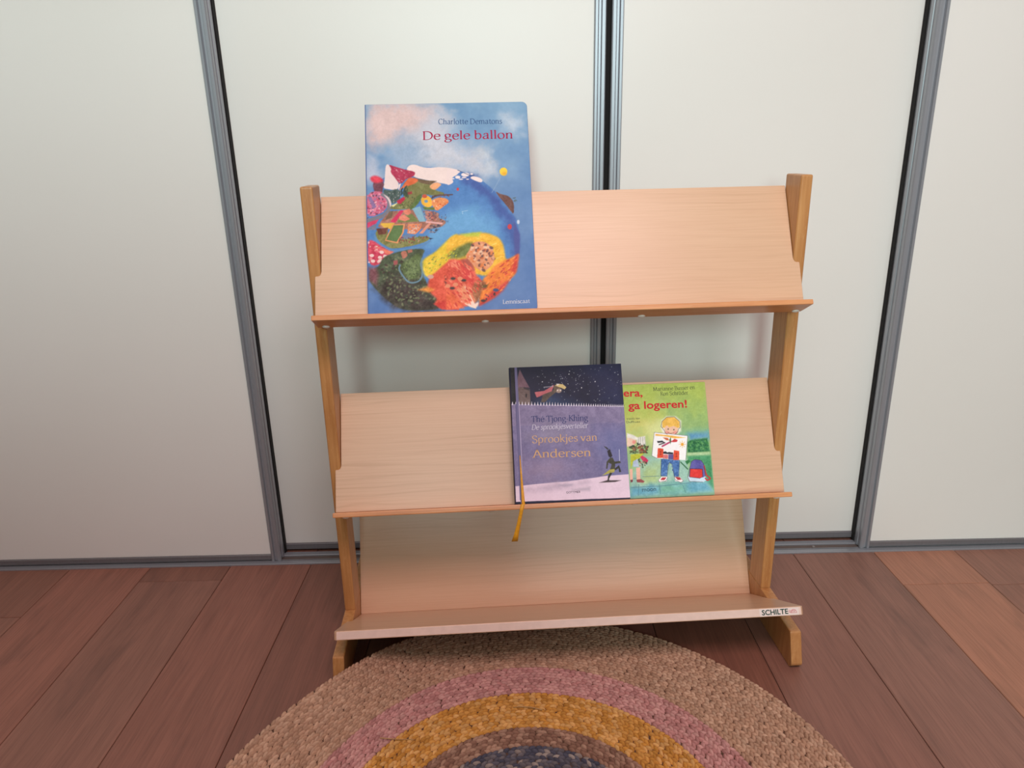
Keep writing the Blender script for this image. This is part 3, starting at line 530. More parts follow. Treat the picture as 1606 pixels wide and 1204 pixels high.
 ('P',(206,60,56),3,14,[(150.2,82),(166.6,71.5),(170.5,46.5),(154.2,59.4)]),
 ('P',(232,128,100),3,12,[(133.5,85),(140.8,89.8),(148.7,73.3),(142.6,72.3)]),
 ('P',(170,84,70),3,14,[(150.4,89.5),(161.4,92.9),(169.4,81.4),(171.4,71.3),(157.2,76.8)]),
 ('P',(236,132,52),2.6,20,[(182.8,56),(192.7,63.2),(202.9,77.9),(222.7,88.5),(227.5,88.4),(244.3,97.9),(245.3,94.1),(241.6,79.2),(238.4,63),(228.4,54.6),(215.6,37.6),(200.7,24.5),(181.2,14),(175.3,15.5)]),
 ('P',(206,64,52),4,18,[(239.9,95.6),(244.6,96.7),(241.4,74.2),(237.2,63),(229.1,69.5),(234.5,81.9)]),
 ('P',(196,58,54),4,18,[(201.3,38.1),(224.7,53.4),(227.1,52.1),(215.5,35.1),(200.7,23.2),(176.3,10.5),(176.5,15.4)]),
 ('P',(160,98,62),3,28,[(173.2,56.3),(192.2,52),(182.1,38.7),(176.6,20.3),(170.5,15.6),(165.4,39.2)]),
 ('X',[(226,180,130),(120,70,50),(180,120,80)],[(173.1,53.9),(187.4,50.9),(176.7,21.6),(169.5,19.4),(164.4,44.2)],46,5,6,-72),
 ('P',(236,150,110),4,16,[(136.7,36.5),(152.6,49.6),(164.2,39.3),(170.5,15.6),(156.1,13.7)]),
 ('P',(240,214,200),1.5,10,[(156.1,13.7),(167.2,21.9),(169.3,14.4),(175.4,19.2),(176.4,14.2),(170.2,7)]),
 ('P',(232,110,70),3,20,[(124.9,40.6),(134.3,36.5),(148,20.1),(152.4,8.9),(123.9,7.4)]),
 ('K',(246,220,200),1.2,[(154.9,44.5),(161.6,31.9),(169.3,14.4)]),
 ('K',(250,226,206),1.2,[(148,20.1),(159.7,13.5),(171.4,8.2)]),
 ('P',(110,92,56),2,24,[(183.6,44.8),(194.6,50.7),(189.4,40.9),(184.5,38.6)]),
 ('X',[(246,200,70),(230,160,40),(240,214,110)],[(129.9,124.1),(161.5,130.7),(205.1,129.5),(219.9,107.5),(220.2,87.4),(205.4,80.3),(204.2,108),(175.6,120.2),(141.5,111.1)],120,6,3,20),
 ('X',[(240,110,60),(214,70,50),(246,150,80),(190,60,50)],[(187.6,55.9),(222.5,84.8),(242.3,94.2),(238.5,64.2),(215.6,37.6),(183.8,18.9)],130,7,3,40),
 ('X',[(236,110,84),(200,60,54),(226,80,60),(240,140,110)],[(128.7,85.2),(157.5,86.8),(171.4,71.3),(180.3,53.6),(169.5,19.4),(126.3,9.8)],170,8,3,-50),
 ('P',(224,150,110),0.8,10,[(169.5,117.9),(181.7,121.3),(194.9,117.1),(204.1,106.7),(205,85.3),(195.5,74.3),(184.5,67.8),(171.6,77.6),(164.8,87.8),(156.7,95.6),(164.2,105.4)]),
 ('X',[(226,130,70),(236,180,140),(120,70,66),(206,110,64),(240,200,170),(96,70,70)],[(169.5,116.6),(193.7,117.1),(204.1,105.5),(203.2,85.4),(184.5,69.7),(166,89),(159.1,95.5)],130,6.5,1.4,None),
 ('P',(60,76,116),0.5,6,[(209.6,37.2),(209.1,36),(207.7,35.1),(205.8,34.6),(203.7,34.7),(201.8,35.3),(200.5,36.3),(200,37.5),(200.6,38.6),(201.9,39.6),(203.9,40),(206,39.9),(207.9,39.4),(209.2,38.4)]),
 ('X',[(40,40,46),(110,60,60)],[(181.7,27.6),(212.1,40.2),(213.1,35.2),(200.8,25.7),(183.8,18.9)],26,4,1.6,None),
 ('P',(60,56,54),1.2,6,[(138.6,42.6),(138.1,41.6),(137,40.9),(135.3,40.5),(133.5,40.6),(131.9,41.1),(130.8,41.9),(130.5,42.8),(130.9,43.8),(132,44.5),(133.7,44.9),(135.5,44.9),(137.1,44.4),(138.2,43.6)]),
 ('P',(60,56,54),1.2,6,[(157.5,55),(157.1,54),(155.9,53.3),(154.3,52.9),(152.5,53),(150.8,53.4),(149.7,54.3),(149.4,55.2),(149.8,56.2),(151,56.9),(152.6,57.3),(154.4,57.3),(156,56.8),(157.1,56)]),
 ('P',(60,56,54),1.2,6,[(140.3,58.6),(139.8,57.7),(138.7,56.9),(137.1,56.6),(135.2,56.6),(133.6,57.1),(132.5,57.9),(132.2,58.9),(132.6,59.9),(133.7,60.6),(135.4,61),(137.2,60.9),(138.8,60.4),(139.9,59.6)]),
 ('P',(60,56,54),1.2,6,[(187.9,20),(187.4,19),(186.3,18.3),(184.6,17.9),(182.8,18),(181.2,18.5),(180.1,19.3),(179.7,20.2),(180.2,21.2),(181.3,21.9),(183,22.3),(184.8,22.2),(186.4,21.8),(187.5,20.9)]),
 ('P',(226,140,104),0.5,6,[(151.9,58.3),(151.4,56.9),(150.2,55.8),(148.4,55.2),(146.5,55.3),(144.8,56),(143.6,57.1),(143.3,58.5),(143.7,59.9),(145,61),(146.7,61.6),(148.6,61.5),(150.3,60.8),(151.5,59.7)]),
 ('P',(226,140,104),0.5,6,[(144.4,48.6),(143.9,47.2),(142.7,46.1),(140.9,45.6),(139,45.6),(137.3,46.3),(136.2,47.5),(135.8,48.9),(136.2,50.2),(137.5,51.3),(139.2,51.9),(141.1,51.8),(142.8,51.2),(144,50)]),
 ('P',(226,140,104),0.5,6,[(131.8,46.5),(131.3,45.1),(130.1,44.1),(128.3,43.5),(126.4,43.6),(124.7,44.2),(123.6,45.4),(123.2,46.8),(123.7,48.2),(124.9,49.3),(126.6,49.8),(128.5,49.8),(130.2,49.1),(131.4,47.9)]),
 ('P',(238,222,222),0.4,3,[(169.6,236.5),(168.9,235),(166.8,233.9),(164,233.3),(160.8,233.4),(158,234.1),(156,235.4),(155.4,236.8),(156.1,238.3),(158.1,239.4),(161,239.9),(164.2,239.9),(167,239.2),(169,237.9)]),
 ('P',(238,222,222),0.4,3,[(154.2,232.4),(153.7,231.2),(152.4,230.3),(150.6,229.9),(148.7,229.9),(146.9,230.5),(145.8,231.4),(145.4,232.6),(145.8,233.8),(147.1,234.7),(148.9,235.1),(150.8,235.1),(152.6,234.5),(153.8,233.6)]),
 ('P',(238,222,222),0.4,3,[(164.4,231.6),(164,231.1),(162.8,230.7),(161.1,230.6),(159.2,230.6),(157.6,230.9),(156.4,231.3),(156,231.8),(156.5,232.3),(157.6,232.6),(159.3,232.8),(161.2,232.7),(162.9,232.5),(164,232.1)]),
 ('P',(238,222,222),0.4,3,[(144.5,229.9),(144.2,229.4),(143.5,229.1),(142.4,228.9),(141.2,229),(140.1,229.2),(139.3,229.5),(139.1,230),(139.4,230.4),(140.1,230.7),(141.2,230.9),(142.4,230.9),(143.5,230.7),(144.3,230.3)]),
 ('P',(238,222,222),0.4,3,[(158.6,228.7),(158.3,228.3),(157.2,228),(155.7,227.8),(154,227.9),(152.5,228.1),(151.5,228.5),(151.1,228.9),(151.5,229.3),(152.5,229.7),(154.1,229.8),(155.7,229.8),(157.3,229.5),(158.3,229.2)]),
 ('P',(238,222,222),0.4,3,[(168.6,228.5),(168.3,228.1),(167.6,227.9),(166.5,227.8),(165.2,227.8),(164.2,228),(163.4,228.3),(163.2,228.6),(163.4,228.9),(164.2,229.2),(165.3,229.3),(166.5,229.3),(167.6,229.1),(168.3,228.8)]),
 ('P',(238,222,222),0.4,3,[(175.3,237.4),(175.1,236.8),(174.4,236.2),(173.5,236),(172.5,236),(171.5,236.3),(170.9,236.9),(170.7,237.6),(171,238.2),(171.6,238.8),(172.6,239),(173.6,239),(174.5,238.7),(175.1,238.1)]),
 ('P',(240,220,218),0.5,3,[(169.6,230.9),(175,234.1),(187.5,230.4),(191.5,224.8),(187.2,221.7),(174.8,227.4)]),
 ('P',(234,214,212),0.6,3,[(131.4,249.2),(150.2,245.9),(155.3,241.3),(148.9,239.2),(137.2,232.8),(143.2,224.9),(136.8,219.5),(130.5,219.1)]),
 ('K',(60,80,120),0.9,[(150.2,245),(157.4,241.2),(169.8,235.3),(177.2,235.2)]),
 ('P',(110,76,70),0.8,18,[(210.7,206.5),(218.9,201.8),(230.3,198.2),(238.4,191.3),(241.1,181.3),(239.5,163.7),(234.4,172.6),(223.5,187.3),(217.6,195.2)]),
 ('X',[(76,96,90),(96,116,104)],[(236.5,194.7),(247,194.4),(246.5,184.5),(240.3,186.8)],14,4,2.5,None),
 ('P',(244,206,66),0.5,8,[(232.6,240.3),(231.8,237.1),(229.9,234.5),(227.2,233.2),(224.3,233.3),(221.7,234.8),(220,237.4),(219.5,240.6),(220.3,243.8),(222.2,246.3),(224.9,247.7),(227.8,247.6),(230.4,246.1),(232.1,243.5)]),
 ('P',(232,170,50),3,4,[(231.1,236.6),(230.6,235.3),(229.5,234.4),(228,233.8),(226.3,233.9),(224.8,234.5),(223.8,235.5),(223.5,236.8),(223.9,238),(225,239),(226.6,239.6),(228.2,239.5),(229.7,238.9),(230.8,237.9)]),
 ('K',(150,174,200),0.6,[(221.3,231.8),(212.1,215.3),(205.4,204.4)]),
 ('P',(196,62,70),0.5,6,[(151.1,211.3),(150.9,210.1),(150.3,209.1),(149.4,208.6),(148.5,208.6),(147.7,209.2),(147.1,210.2),(147,211.5),(147.2,212.7),(147.8,213.7),(148.7,214.2),(149.6,214.2),(150.4,213.6),(151,212.6)]),
 ('P',(196,60,70),0.5,6,[(235.6,144.1),(235.2,142),(234.1,140.4),(232.7,139.5),(231.1,139.5),(229.7,140.5),(228.8,142.2),(228.5,144.3),(229,146.3),(230.1,148),(231.5,148.9),(233.1,148.8),(234.5,147.9),(235.4,146.2)]),
 ('P',(200,210,230),1,6,[(248.9,151.9),(248.6,150.3),(247.9,149),(246.9,148.3),(245.9,148.4),(245,149.1),(244.4,150.4),(244.3,152),(244.6,153.6),(245.3,154.9),(246.2,155.6),(247.2,155.6),(248.1,154.8),(248.7,153.5)]),
 ('K',(170,206,230),0.8,[(155.9,168.2),(155,172.6),(164.4,174)]),
]
TXT_BALLOON = [
 ('Charlotte Dematons', 'serif', (58, 92, 138), (120.4, 326.9), (227.2, 325.7), 6.4),
 ('De gele ballon', 'serifb', (166, 32, 74), (94, 299.8), (243.6, 298.8), 9.8),
 ('Lemniscaat', 'serif', (214, 214, 220), (215.1, 14.3), (258.8, 14.5), 4.4),
]
ART_TALES = [
 ('P',(36,40,74),30,8,[(135,245.6),(204.5,243),(202.1,163.8),(177.1,164.8)]),
 ('P',(50,66,100),20,8,[(33.7,170.5),(69,189.5),(114.6,167.3)]),
 ('P',(28,26,32),4,14,[(-0.3,242.7),(11.4,242.2),(12.8,171.4),(-0.3,171.9)]),
 ('P',(112,84,96),0.8,12,[(17.5,237.3),(23.8,222.8),(33.8,202.7),(22.9,204.7),(9.7,204.4),(12.8,221.6)]),
 ('P',(104,88,86),0.8,18,[(9.7,204.4),(22.9,204.7),(33.9,200.3),(33.8,172.9),(10.6,173.8)]),
 ('P',(60,52,58),0.6,6,[(22.9,204.7),(34,201.6),(32.7,198),(22.8,202)]),
 ('P',(44,36,40),0.5,6,[(28.4,189.5),(28.2,187.9),(27.7,186.6),(27,185.9),(26.4,185.9),(25.8,186.7),(25.4,188),(25.3,189.6),(25.6,191.3),(26.1,192.6),(26.7,193.3),(27.4,193.2),(28,192.5),(28.4,191.2)]),
 ('P',(176,96,104),0.6,14,[(42,195.3),(60,196.9),(77.7,207.3),(72.3,194.1),(59.6,189.9),(45.4,185.4)]),
 ('P',(84,72,66),0.6,14,[(56.5,190),(72.4,195.6),(82.2,203.1),(85,196.7),(68.7,184.8),(58.9,175.8),(52.7,176.8)]),
 ('P',(96,82,70),0.6,14,[(76.1,205),(85.6,207.7),(88.3,199.8),(76.9,192.3)]),
 ('P',(196,174,120),0.5,8,[(84.1,208.6),(93.4,207.4),(99.4,201.7),(96,197.9),(85.3,203),(79.2,205.6)]),
 ('P',(210,204,200),0.5,5,[(81,208.7),(88,208.4),(83.9,205.4)]),
 ('P',(150,130,120),0.5,16,[(90.7,195.7),(90.1,194),(88.7,192.6),(86.6,191.9),(84.4,192),(82.4,192.8),(81.1,194.3),(80.7,196.1),(81.3,197.9),(82.8,199.2),(84.8,199.9),(87.1,199.9),(89,199),(90.3,197.5)]),
 ('P',(220,210,200),0.5,6,[(84.8,196.7),(84.7,196.2),(84.2,195.8),(83.7,195.6),(83,195.6),(82.5,195.8),(82.1,196.3),(82,196.8),(82.2,197.4),(82.6,197.8),(83.2,198),(83.8,198),(84.4,197.7),(84.7,197.3)]),
 ('P',(220,210,200),0.5,6,[(89.8,196.5),(89.7,196),(89.2,195.6),(88.7,195.4),(88,195.4),(87.5,195.7),(87.1,196.1),(87,196.7),(87.2,197.2),(87.6,197.6),(88.2,197.8),(88.8,197.8),(89.4,197.5),(89.7,197.1)]),
 ('K',(170,170,180),0.9,[(58.8,203.3),(76,204.2)]),
 ('P',(168,172,184),0.3,0,[(189.7,202.2),(189.5,201.9),(189.1,201.9),(189,202.2),(189.2,202.5),(189.5,202.5)]),
 ('P',(154,158,170),0.3,0,[(74.9,209.1),(74.5,208.4),(73.8,208.5),(73.4,209.1),(73.8,209.8),(74.6,209.7)]),
 ('P',(208,212,224),0.3,0,[(106.7,186.6),(106.4,186.1),(105.9,186.2),(105.7,186.6),(106,187),(106.4,187)]),
 ('P',(205,209,221),0.3,0,[(189.3,225),(188.9,224.4),(188.3,224.4),(188,225),(188.3,225.6),(189,225.6)]),
 ('P',(140,144,156),0.3,0,[(69.2,211.4),(68.8,210.7),(68,210.8),(67.7,211.5),(68.1,212.1),(68.8,212.1)]),
 ('P',(166,170,182),0.3,0,[(75,205.9),(74.6,205.2),(73.9,205.3),(73.5,205.9),(73.9,206.6),(74.7,206.5)]),
 ('P',(178,182,194),0.3,0,[(92,221.6),(91.8,221.3),(91.4,221.3),(91.2,221.6),(91.4,222),(91.8,222)]),
 ('P',(207,211,223),0.3,0,[(99.2,220),(98.9,219.6),(98.5,219.6),(98.3,220),(98.5,220.3),(99,220.3)]),
 ('P',(202,206,218),0.3,0,[(180.8,211.3),(180.6,211),(180.3,211),(180.1,211.3),(180.3,211.6),(180.7,211.6)]),
 ('P',(149,153,165),0.3,0,[(118,205.9),(117.6,205.2),(116.8,205.2),(116.4,205.9),(116.9,206.6),(117.6,206.6)]),
 ('P',(135,139,151),0.3,0,[(117,174.9),(116.8,174.4),(116.3,174.5),(116,174.9),(116.3,175.3),(116.8,175.3)]),
 ('P',(110,114,126),0.3,0,[(117.1,210.9),(116.8,210.5),(116.4,210.5),(116.2,210.9),(116.4,211.3),(116.9,211.3)]),
 ('P',(159,163,175),0.3,0,[(115.1,227.2),(114.8,226.7),(114.1,226.7),(113.8,227.3),(114.2,227.8),(114.8,227.8)]),
 ('P',(156,160,172),0.3,0,[(153.4,232.5),(153.2,232),(152.7,232.1),(152.5,232.5),(152.7,232.9),(153.2,232.9)]),
 ('P',(108,112,124),0.3,0,[(92.2,197.6),(91.9,197.1),(91.3,197.1),(91,197.7),(91.4,198.2),(92,198.1)]),
 ('P',(155,159,171),0.3,0,[(79.2,228.3),(78.9,227.8),(78.3,227.8),(78,228.4),(78.3,228.9),(79,228.9)]),
 ('P',(112,116,128),0.3,0,[(118.7,199.1),(118.3,198.6),(117.8,198.6),(117.5,199.1),(117.8,199.6),(118.4,199.6)]),
 ('P',(183,187,199),0.3,0,[(116.9,215.4),(116.6,214.9),(116.2,215),(115.9,215.4),(116.2,215.8),(116.7,215.8)]),
 ('P',(192,196,208),0.3,0,[(103.1,207.9),(102.8,207.3),(102.1,207.3),(101.8,207.9),(102.1,208.5),(102.8,208.5)]),
 ('P',(162,166,178),0.3,0,[(117.8,217.2),(117.5,216.8),(117,216.8),(116.8,217.3),(117.1,217.7),(117.5,217.6)]),
 ('P',(159,163,175),0.3,0,[(175.5,214.3),(175.2,213.8),(174.6,213.8),(174.3,214.3),(174.7,214.9),(175.3,214.8)]),
 ('P',(140,144,156),0.3,0,[(120.8,207.7),(120.4,207.1),(119.7,207.1),(119.4,207.7),(119.7,208.3),(120.5,208.3)]),
 ('P',(128,132,144),0.3,0,[(124.9,206.5),(124.4,205.9),(123.7,205.9),(123.3,206.6),(123.8,207.2),(124.5,207.2)]),
 ('P',(210,214,226),0.3,0,[(194.6,221),(194.2,220.4),(193.5,220.5),(193.2,221.1),(193.6,221.7),(194.3,221.7)]),
 ('P',(187,191,203),0.3,0,[(117.9,213.5),(117.4,212.8),(116.7,212.9),(116.4,213.5),(116.8,214.2),(117.5,214.1)]),
 ('P',(173,177,189),0.3,0,[(97.4,204.1),(97.2,203.7),(96.7,203.7),(96.5,204.1),(96.7,204.5),(97.2,204.5)]),
 ('P',(137,141,153),0.3,0,[(163.9,195.2),(163.6,194.8),(163.1,194.8),(162.8,195.3),(163.1,195.7),(163.6,195.7)]),
 ('P',(208,212,224),0.3,0,[(114.1,193.2),(113.7,192.6),(113,192.7),(112.7,193.3),(113.1,193.9),(113.8,193.8)]),
 ('P',(176,180,192),0.3,0,[(146.1,233),(145.9,232.7),(145.6,232.7),(145.4,233),(145.6,233.3),(145.9,233.3)]),
 ('P',(208,212,224),0.3,0,[(198.7,203.4),(198.5,203.1),(198.2,203.1),(198,203.4),(198.2,203.7),(198.5,203.7)]),
 ('P',(184,188,200),0.3,0,[(122.3,215.9),(122.1,215.6),(121.8,215.7),(121.7,216),(121.8,216.2),(122.2,216.2)]),
 ('P',(200,204,216),0.3,0,[(159.9,229.8),(159.6,229.4),(159.2,229.4),(159,229.8),(159.3,230.2),(159.7,230.2)]),
 ('P',(175,179,191),0.3,0,[(60.3,202),(60,201.5),(59.5,201.5),(59.2,202),(59.5,202.5),(60.1,202.5)]),
 ('P',(202,206,218),0.3,0,[(167.6,189.7),(167.4,189.4),(166.9,189.4),(166.8,189.8),(167,190.1),(167.4,190.1)]),
 ('P',(206,210,222),0.3,0,[(118,177.6),(117.6,177),(117,177),(116.7,177.6),(117,178.2),(117.7,178.1)]),
 ('P',(117,121,133),0.3,0,[(129.1,230.2),(128.8,229.7),(128.3,229.8),(128.1,230.2),(128.4,230.7),(128.9,230.7)]),
 ('P',(158,162,174),0.3,0,[(96.1,193.8),(95.7,193.2),(95,193.2),(94.6,193.8),(95,194.4),(95.8,194.4)]),
 ('P',(136,140,152),0.3,0,[(188.8,184.5),(188.5,184),(187.8,184),(187.5,184.6),(187.9,185.1),(188.5,185.1)]),
 ('P',(130,134,146),0.3,0,[(121.9,175.7),(121.6,175.4),(121.2,175.4),(121,175.8),(121.2,176.1),(121.7,176.1)]),
 ('P',(129,133,145),0.3,0,[(82.5,223.5),(82.1,222.9),(81.4,222.9),(81.1,223.6),(81.5,224.2),(82.2,224.1)]),
 ('P',(129,133,145),0.3,0,[(112.2,234.2),(112,233.9),(111.6,233.9),(111.4,234.3),(111.6,234.6),(112,234.6)]),
 ('P',(153,157,169),0.3,0,[(198.8,208.3),(198.4,207.8),(197.9,207.8),(197.6,208.3),(197.9,208.8),(198.5,208.8)]),
 ('P',(102,106,118),0.3,0,[(139.4,205.4),(139,204.8),(138.3,204.9),(138,205.4),(138.4,206),(139.1,206)]),
 ('P',(146,150,162),0.3,0,[(121.2,195.1),(120.8,194.5),(120.1,194.5),(119.7,195.2),(120.1,195.8),(120.9,195.8)]),
 ('P',(207,211,223),0.3,0,[(107.7,230.5),(107.3,229.9),(106.5,229.9),(106.2,230.6),(106.6,231.2),(107.3,231.2)]),
 ('P',(137,141,153),0.3,0,[(154.9,178.4),(154.5,177.8),(153.8,177.8),(153.4,178.4),(153.8,179),(154.5,179)]),
 ('P',(176,180,192),0.3,0,[(159.2,186.5),(158.8,185.9),(158.1,186),(157.7,186.6),(158.1,187.2),(158.8,187.2)]),
 ('P',(182,186,198),0.3,0,[(93.3,208.5),(93,208),(92.4,208.1),(92.2,208.6),(92.5,209),(93.1,209)]),
 ('P',(185,189,201),0.3,0,[(185.7,183.3),(185.4,182.9),(184.8,182.9),(184.6,183.4),(184.9,183.9),(185.5,183.9)]),
 ('P',(128,132,144),0.3,0,[(192.5,206.9),(192.1,206.3),(191.3,206.3),(191,207),(191.4,207.7),(192.2,207.6)]),
 ('P',(124,128,140),0.3,0,[(50.8,209.6),(50.5,209.1),(50,209.2),(49.7,209.7),(50,210.1),(50.6,210.1)]),
 ('P',(149,153,165),0.3,0,[(91.2,217.3),(90.8,216.6),(90,216.7),(89.7,217.4),(90.1,218),(90.9,218)]),
 ('P',(195,199,211),0.3,0,[(92,210.6),(91.7,210.1),(91.2,210.1),(90.9,210.6),(91.2,211.1),(91.8,211.1)]),
 ('P',(137,141,153),0.3,0,[(91,221.4),(90.7,220.9),(90.1,221),(89.9,221.5),(90.2,222),(90.8,221.9)]),
 ('P',(176,180,192),0.3,0,[(99.7,213.4),(99.5,213.1),(99.1,213.1),(98.9,213.5),(99.1,213.8),(99.5,213.7)]),
 ('P',(206,210,222),0.3,0,[(186.8,225.5),(186.6,225.2),(186.3,225.2),(186.1,225.5),(186.3,225.8),(186.6,225.8)]),
 ('P',(158,162,174),0.3,0,[(93.9,217.9),(93.6,217.5),(93,217.5),(92.8,218),(93.1,218.4),(93.6,218.4)]),
 ('P',(111,115,127),0.3,0,[(150.4,214.3),(150,213.7),(149.4,213.7),(149.1,214.3),(149.5,214.8),(150.1,214.8)]),
 ('P',(136,140,152),0.3,0,[(143.8,209.2),(143.5,208.6),(142.8,208.6),(142.5,209.2),(142.9,209.8),(143.5,209.7)]),
 ('P',(177,181,193),0.3,0,[(148.5,176.5),(148.2,176),(147.6,176),(147.4,176.5),(147.7,177),(148.3,177)]),
 ('P',(200,204,216),0.3,0,[(184,235.6),(183.7,235.2),(183.2,235.2),(182.9,235.7),(183.2,236.1),(183.8,236.1)]),
 ('P',(205,209,221),0.3,0,[(49.3,223.1),(48.9,222.6),(48.4,222.6),(48.1,223.1),(48.4,223.6),(49,223.6)]),
 ('P',(202,206,218),0.3,0,[(90.4,224.6),(90.2,224.2),(89.8,224.3),(89.6,224.6),(89.8,224.9),(90.2,224.9)]),
 ('P',(202,206,218),0.3,0,[(78,241.1),(77.8,240.7),(77.4,240.7),(77.2,241.1),(77.4,241.5),(77.8,241.5)]),
 ('P',(108,112,124),0.3,0,[(55.9,208),(55.7,207.6),(55.1,207.6),(54.9,208.1),(55.2,208.5),(55.7,208.5)]),
 ('P',(103,107,119),0.3,0,[(124.8,213.3),(124.6,213),(124.3,213.1),(124.1,213.4),(124.3,213.7),(124.6,213.7)]),
 ('P',(132,136,148),0.3,0,[(175.8,179.2),(175.4,178.7),(174.7,178.7),(174.4,179.3),(174.8,179.9),(175.5,179.8)]),
 ('P',(172,176,188),0.3,0,[(93.5,218.7),(93.2,218.2),(92.6,218.2),(92.3,218.7),(92.7,219.2),(93.2,219.2)]),
 ('P',(108,112,124),0.3,0,[(52,222.6),(51.6,221.9),(50.8,222),(50.5,222.6),(50.9,223.3),(51.6,223.2)]),
 ('P',(117,121,133),0.3,0,[(133.9,225.7),(133.5,225),(132.7,225),(132.4,225.7),(132.8,226.4),(133.6,226.4)]),
 ('P',(106,110,122),0.3,0,[(101.5,217.1),(101.2,216.5),(100.5,216.6),(100.2,217.2),(100.5,217.8),(101.2,217.7)]),
 ('P',(170,174,186),0.3,0,[(72.8,216.1),(72.5,215.6),(71.8,215.6),(71.5,216.2),(71.9,216.8),(72.5,216.7)]),
 ('P',(130,134,146),0.3,0,[(194.1,209.9),(193.8,209.5),(193.4,209.5),(193.2,209.9),(193.4,210.3),(193.9,210.3)]),
 ('P',(136,140,152),0.3,0,[(184,181.5),(183.8,181.2),(183.4,181.2),(183.2,181.5),(183.4,181.9),(183.8,181.9)]),
 ('P',(152,156,168),0.3,0,[(163.6,235.1),(163.2,234.5),(162.4,234.5),(162.1,235.1),(162.5,235.7),(163.3,235.7)]),
 ('P',(196,200,212),0.3,0,[(124.1,219.7),(123.8,219.2),(123.3,219.3),(123,219.8),(123.3,220.2),(123.9,220.2)]),
 ('P',(200,204,216),0.3,0,[(97.9,216.9),(97.7,216.6),(97.3,216.6),(97.2,216.9),(97.4,217.2),(97.7,217.2)]),
 ('P',(122,126,138),0.3,0,[(94.7,227),(94.4,226.6),(94,226.6),(93.9,227),(94.1,227.4),(94.5,227.3)]),
 ('P',(166,170,182),0.3,0,[(95.8,179.6),(95.4,179.1),(94.8,179.1),(94.5,179.6),(94.8,180.2),(95.5,180.2)]),
 ('P',(191,195,207),0.3,0,[(141,193.4),(140.8,193),(140.4,193.1),(140.2,193.4),(140.5,193.7),(140.9,193.7)]),
 ('P',(139,143,155),0.3,0,[(139.4,187.8),(139.1,187.3),(138.6,187.3),(138.3,187.8),(138.6,188.3),(139.2,188.3)]),
 ('P',(203,207,219),0.3,0,[(51.2,199.6),(50.9,199.2),(50.4,199.2),(50.2,199.6),(50.5,200),(51,200)]),
 ('P',(136,140,152),0.3,0,[(60.3,223.3),(60.1,223),(59.6,223),(59.5,223.3),(59.7,223.7),(60.1,223.7)]),
 ('P',(123,127,139),0.3,0,[(193.8,226.5),(193.5,226),(192.9,226),(192.7,226.5),(193,227),(193.6,227)]),
 ('P',(136,140,152),0.3,0,[(168.1,198),(167.9,197.6),(167.4,197.6),(167.2,198.1),(167.4,198.5),(167.9,198.5)]),
 ('P',(108,112,124),0.3,0,[(58,233.3),(57.8,232.9),(57.3,232.9),(57,233.4),(57.3,233.8),(57.8,233.8)]),
 ('P',(147,151,163),0.3,0,[(113.1,215.6),(112.9,215.3),(112.6,215.3),(112.4,215.6),(112.6,215.9),(112.9,215.9)]),
 ('P',(111,115,127),0.3,0,[(146,219),(145.7,218.5),(145.1,218.6),(144.9,219.1),(145.2,219.5),(145.8,219.5)]),
 ('P',(210,214,226),0.3,0,[(158.4,175.5),(158.2,175.2),(157.7,175.2),(157.5,175.6),(157.8,175.9),(158.2,175.9)]),
 ('P',(173,177,189),0.3,0,[(124.5,221.5),(124.3,221.1),(123.9,221.1),(123.8,221.5),(124,221.8),(124.3,221.8)]),
 ('P',(183,187,199),0.3,0,[(155.4,222.6),(155.2,222.4),(154.9,222.4),(154.7,222.7),(154.9,222.9),(155.3,222.9)]),
 ('P',(161,165,177),0.3,0,[(131,210.9),(130.6,210.3),(129.9,210.3),(129.6,211),(130,211.6),(130.7,211.6)]),
 ('P',(103,107,119),0.3,0,[(113.2,228.6),(113,228.3),(112.6,228.3),(112.5,228.7),(112.7,229),(113.1,229)]),
 ('P',(146,150,162),0.3,0,[(173.6,171.5),(173.4,171.1),(172.9,171.1),(172.7,171.5),(173,171.9),(173.4,171.9)]),
 ('P',(145,149,161),0.3,0,[(131.6,216.4),(131.4,216.1),(131,216.1),(130.9,216.4),(131.1,216.7),(131.4,216.7)]),
 ('P',(139,143,155),0.3,0,[(127.2,233.2),(126.9,232.8),(126.3,232.8),(126,233.3),(126.4,233.8),(126.9,233.7)]),
 ('P',(133,137,149),0.3,0,[(141,217.8),(140.8,217.5),(140.4,217.5),(140.3,217.8),(140.5,218.1),(140.9,218.1)]),
 ('P',(102,106,118),0.3,0,[(70.6,198.8),(70.2,198.2),(69.6,198.3),(69.3,198.8),(69.7,199.4),(70.3,199.4)]),
 ('P',(176,180,192),0.3,0,[(157.3,201.6),(157,201.2),(156.5,201.2),(156.2,201.7),(156.5,202.2),(157.1,202.1)]),
 ('P',(146,150,162),0.3,0,[(89.1,221.6),(88.8,221.1),(88.2,221.1),(87.9,221.6),(88.3,222.1),(88.9,222.1)]),
 ('P',(177,181,193),0.3,0,[(121.9,223.7),(121.6,223.2),(121,223.2),(120.7,223.8),(121.1,224.3),(121.7,224.3)]),
 ('P',(108,112,124),0.3,0,[(144,209),(143.7,208.6),(143.3,208.6),(143,209),(143.3,209.4),(143.8,209.4)]),
 ('P',(162,166,178),0.3,0,[(159.1,193),(158.7,192.4),(158,192.4),(157.7,193.1),(158.1,193.7),(158.8,193.6)]),
 ('P',(179,183,195),0.3,0,[(62.9,221.3),(62.5,220.8),(61.9,220.8),(61.6,221.4),(62,221.9),(62.6,221.9)]),
 ('P',(158,162,174),0.3,0,[(56.4,233.6),(56.2,233.3),(55.9,233.3),(55.7,233.6),(55.9,233.9),(56.3,233.9)]),
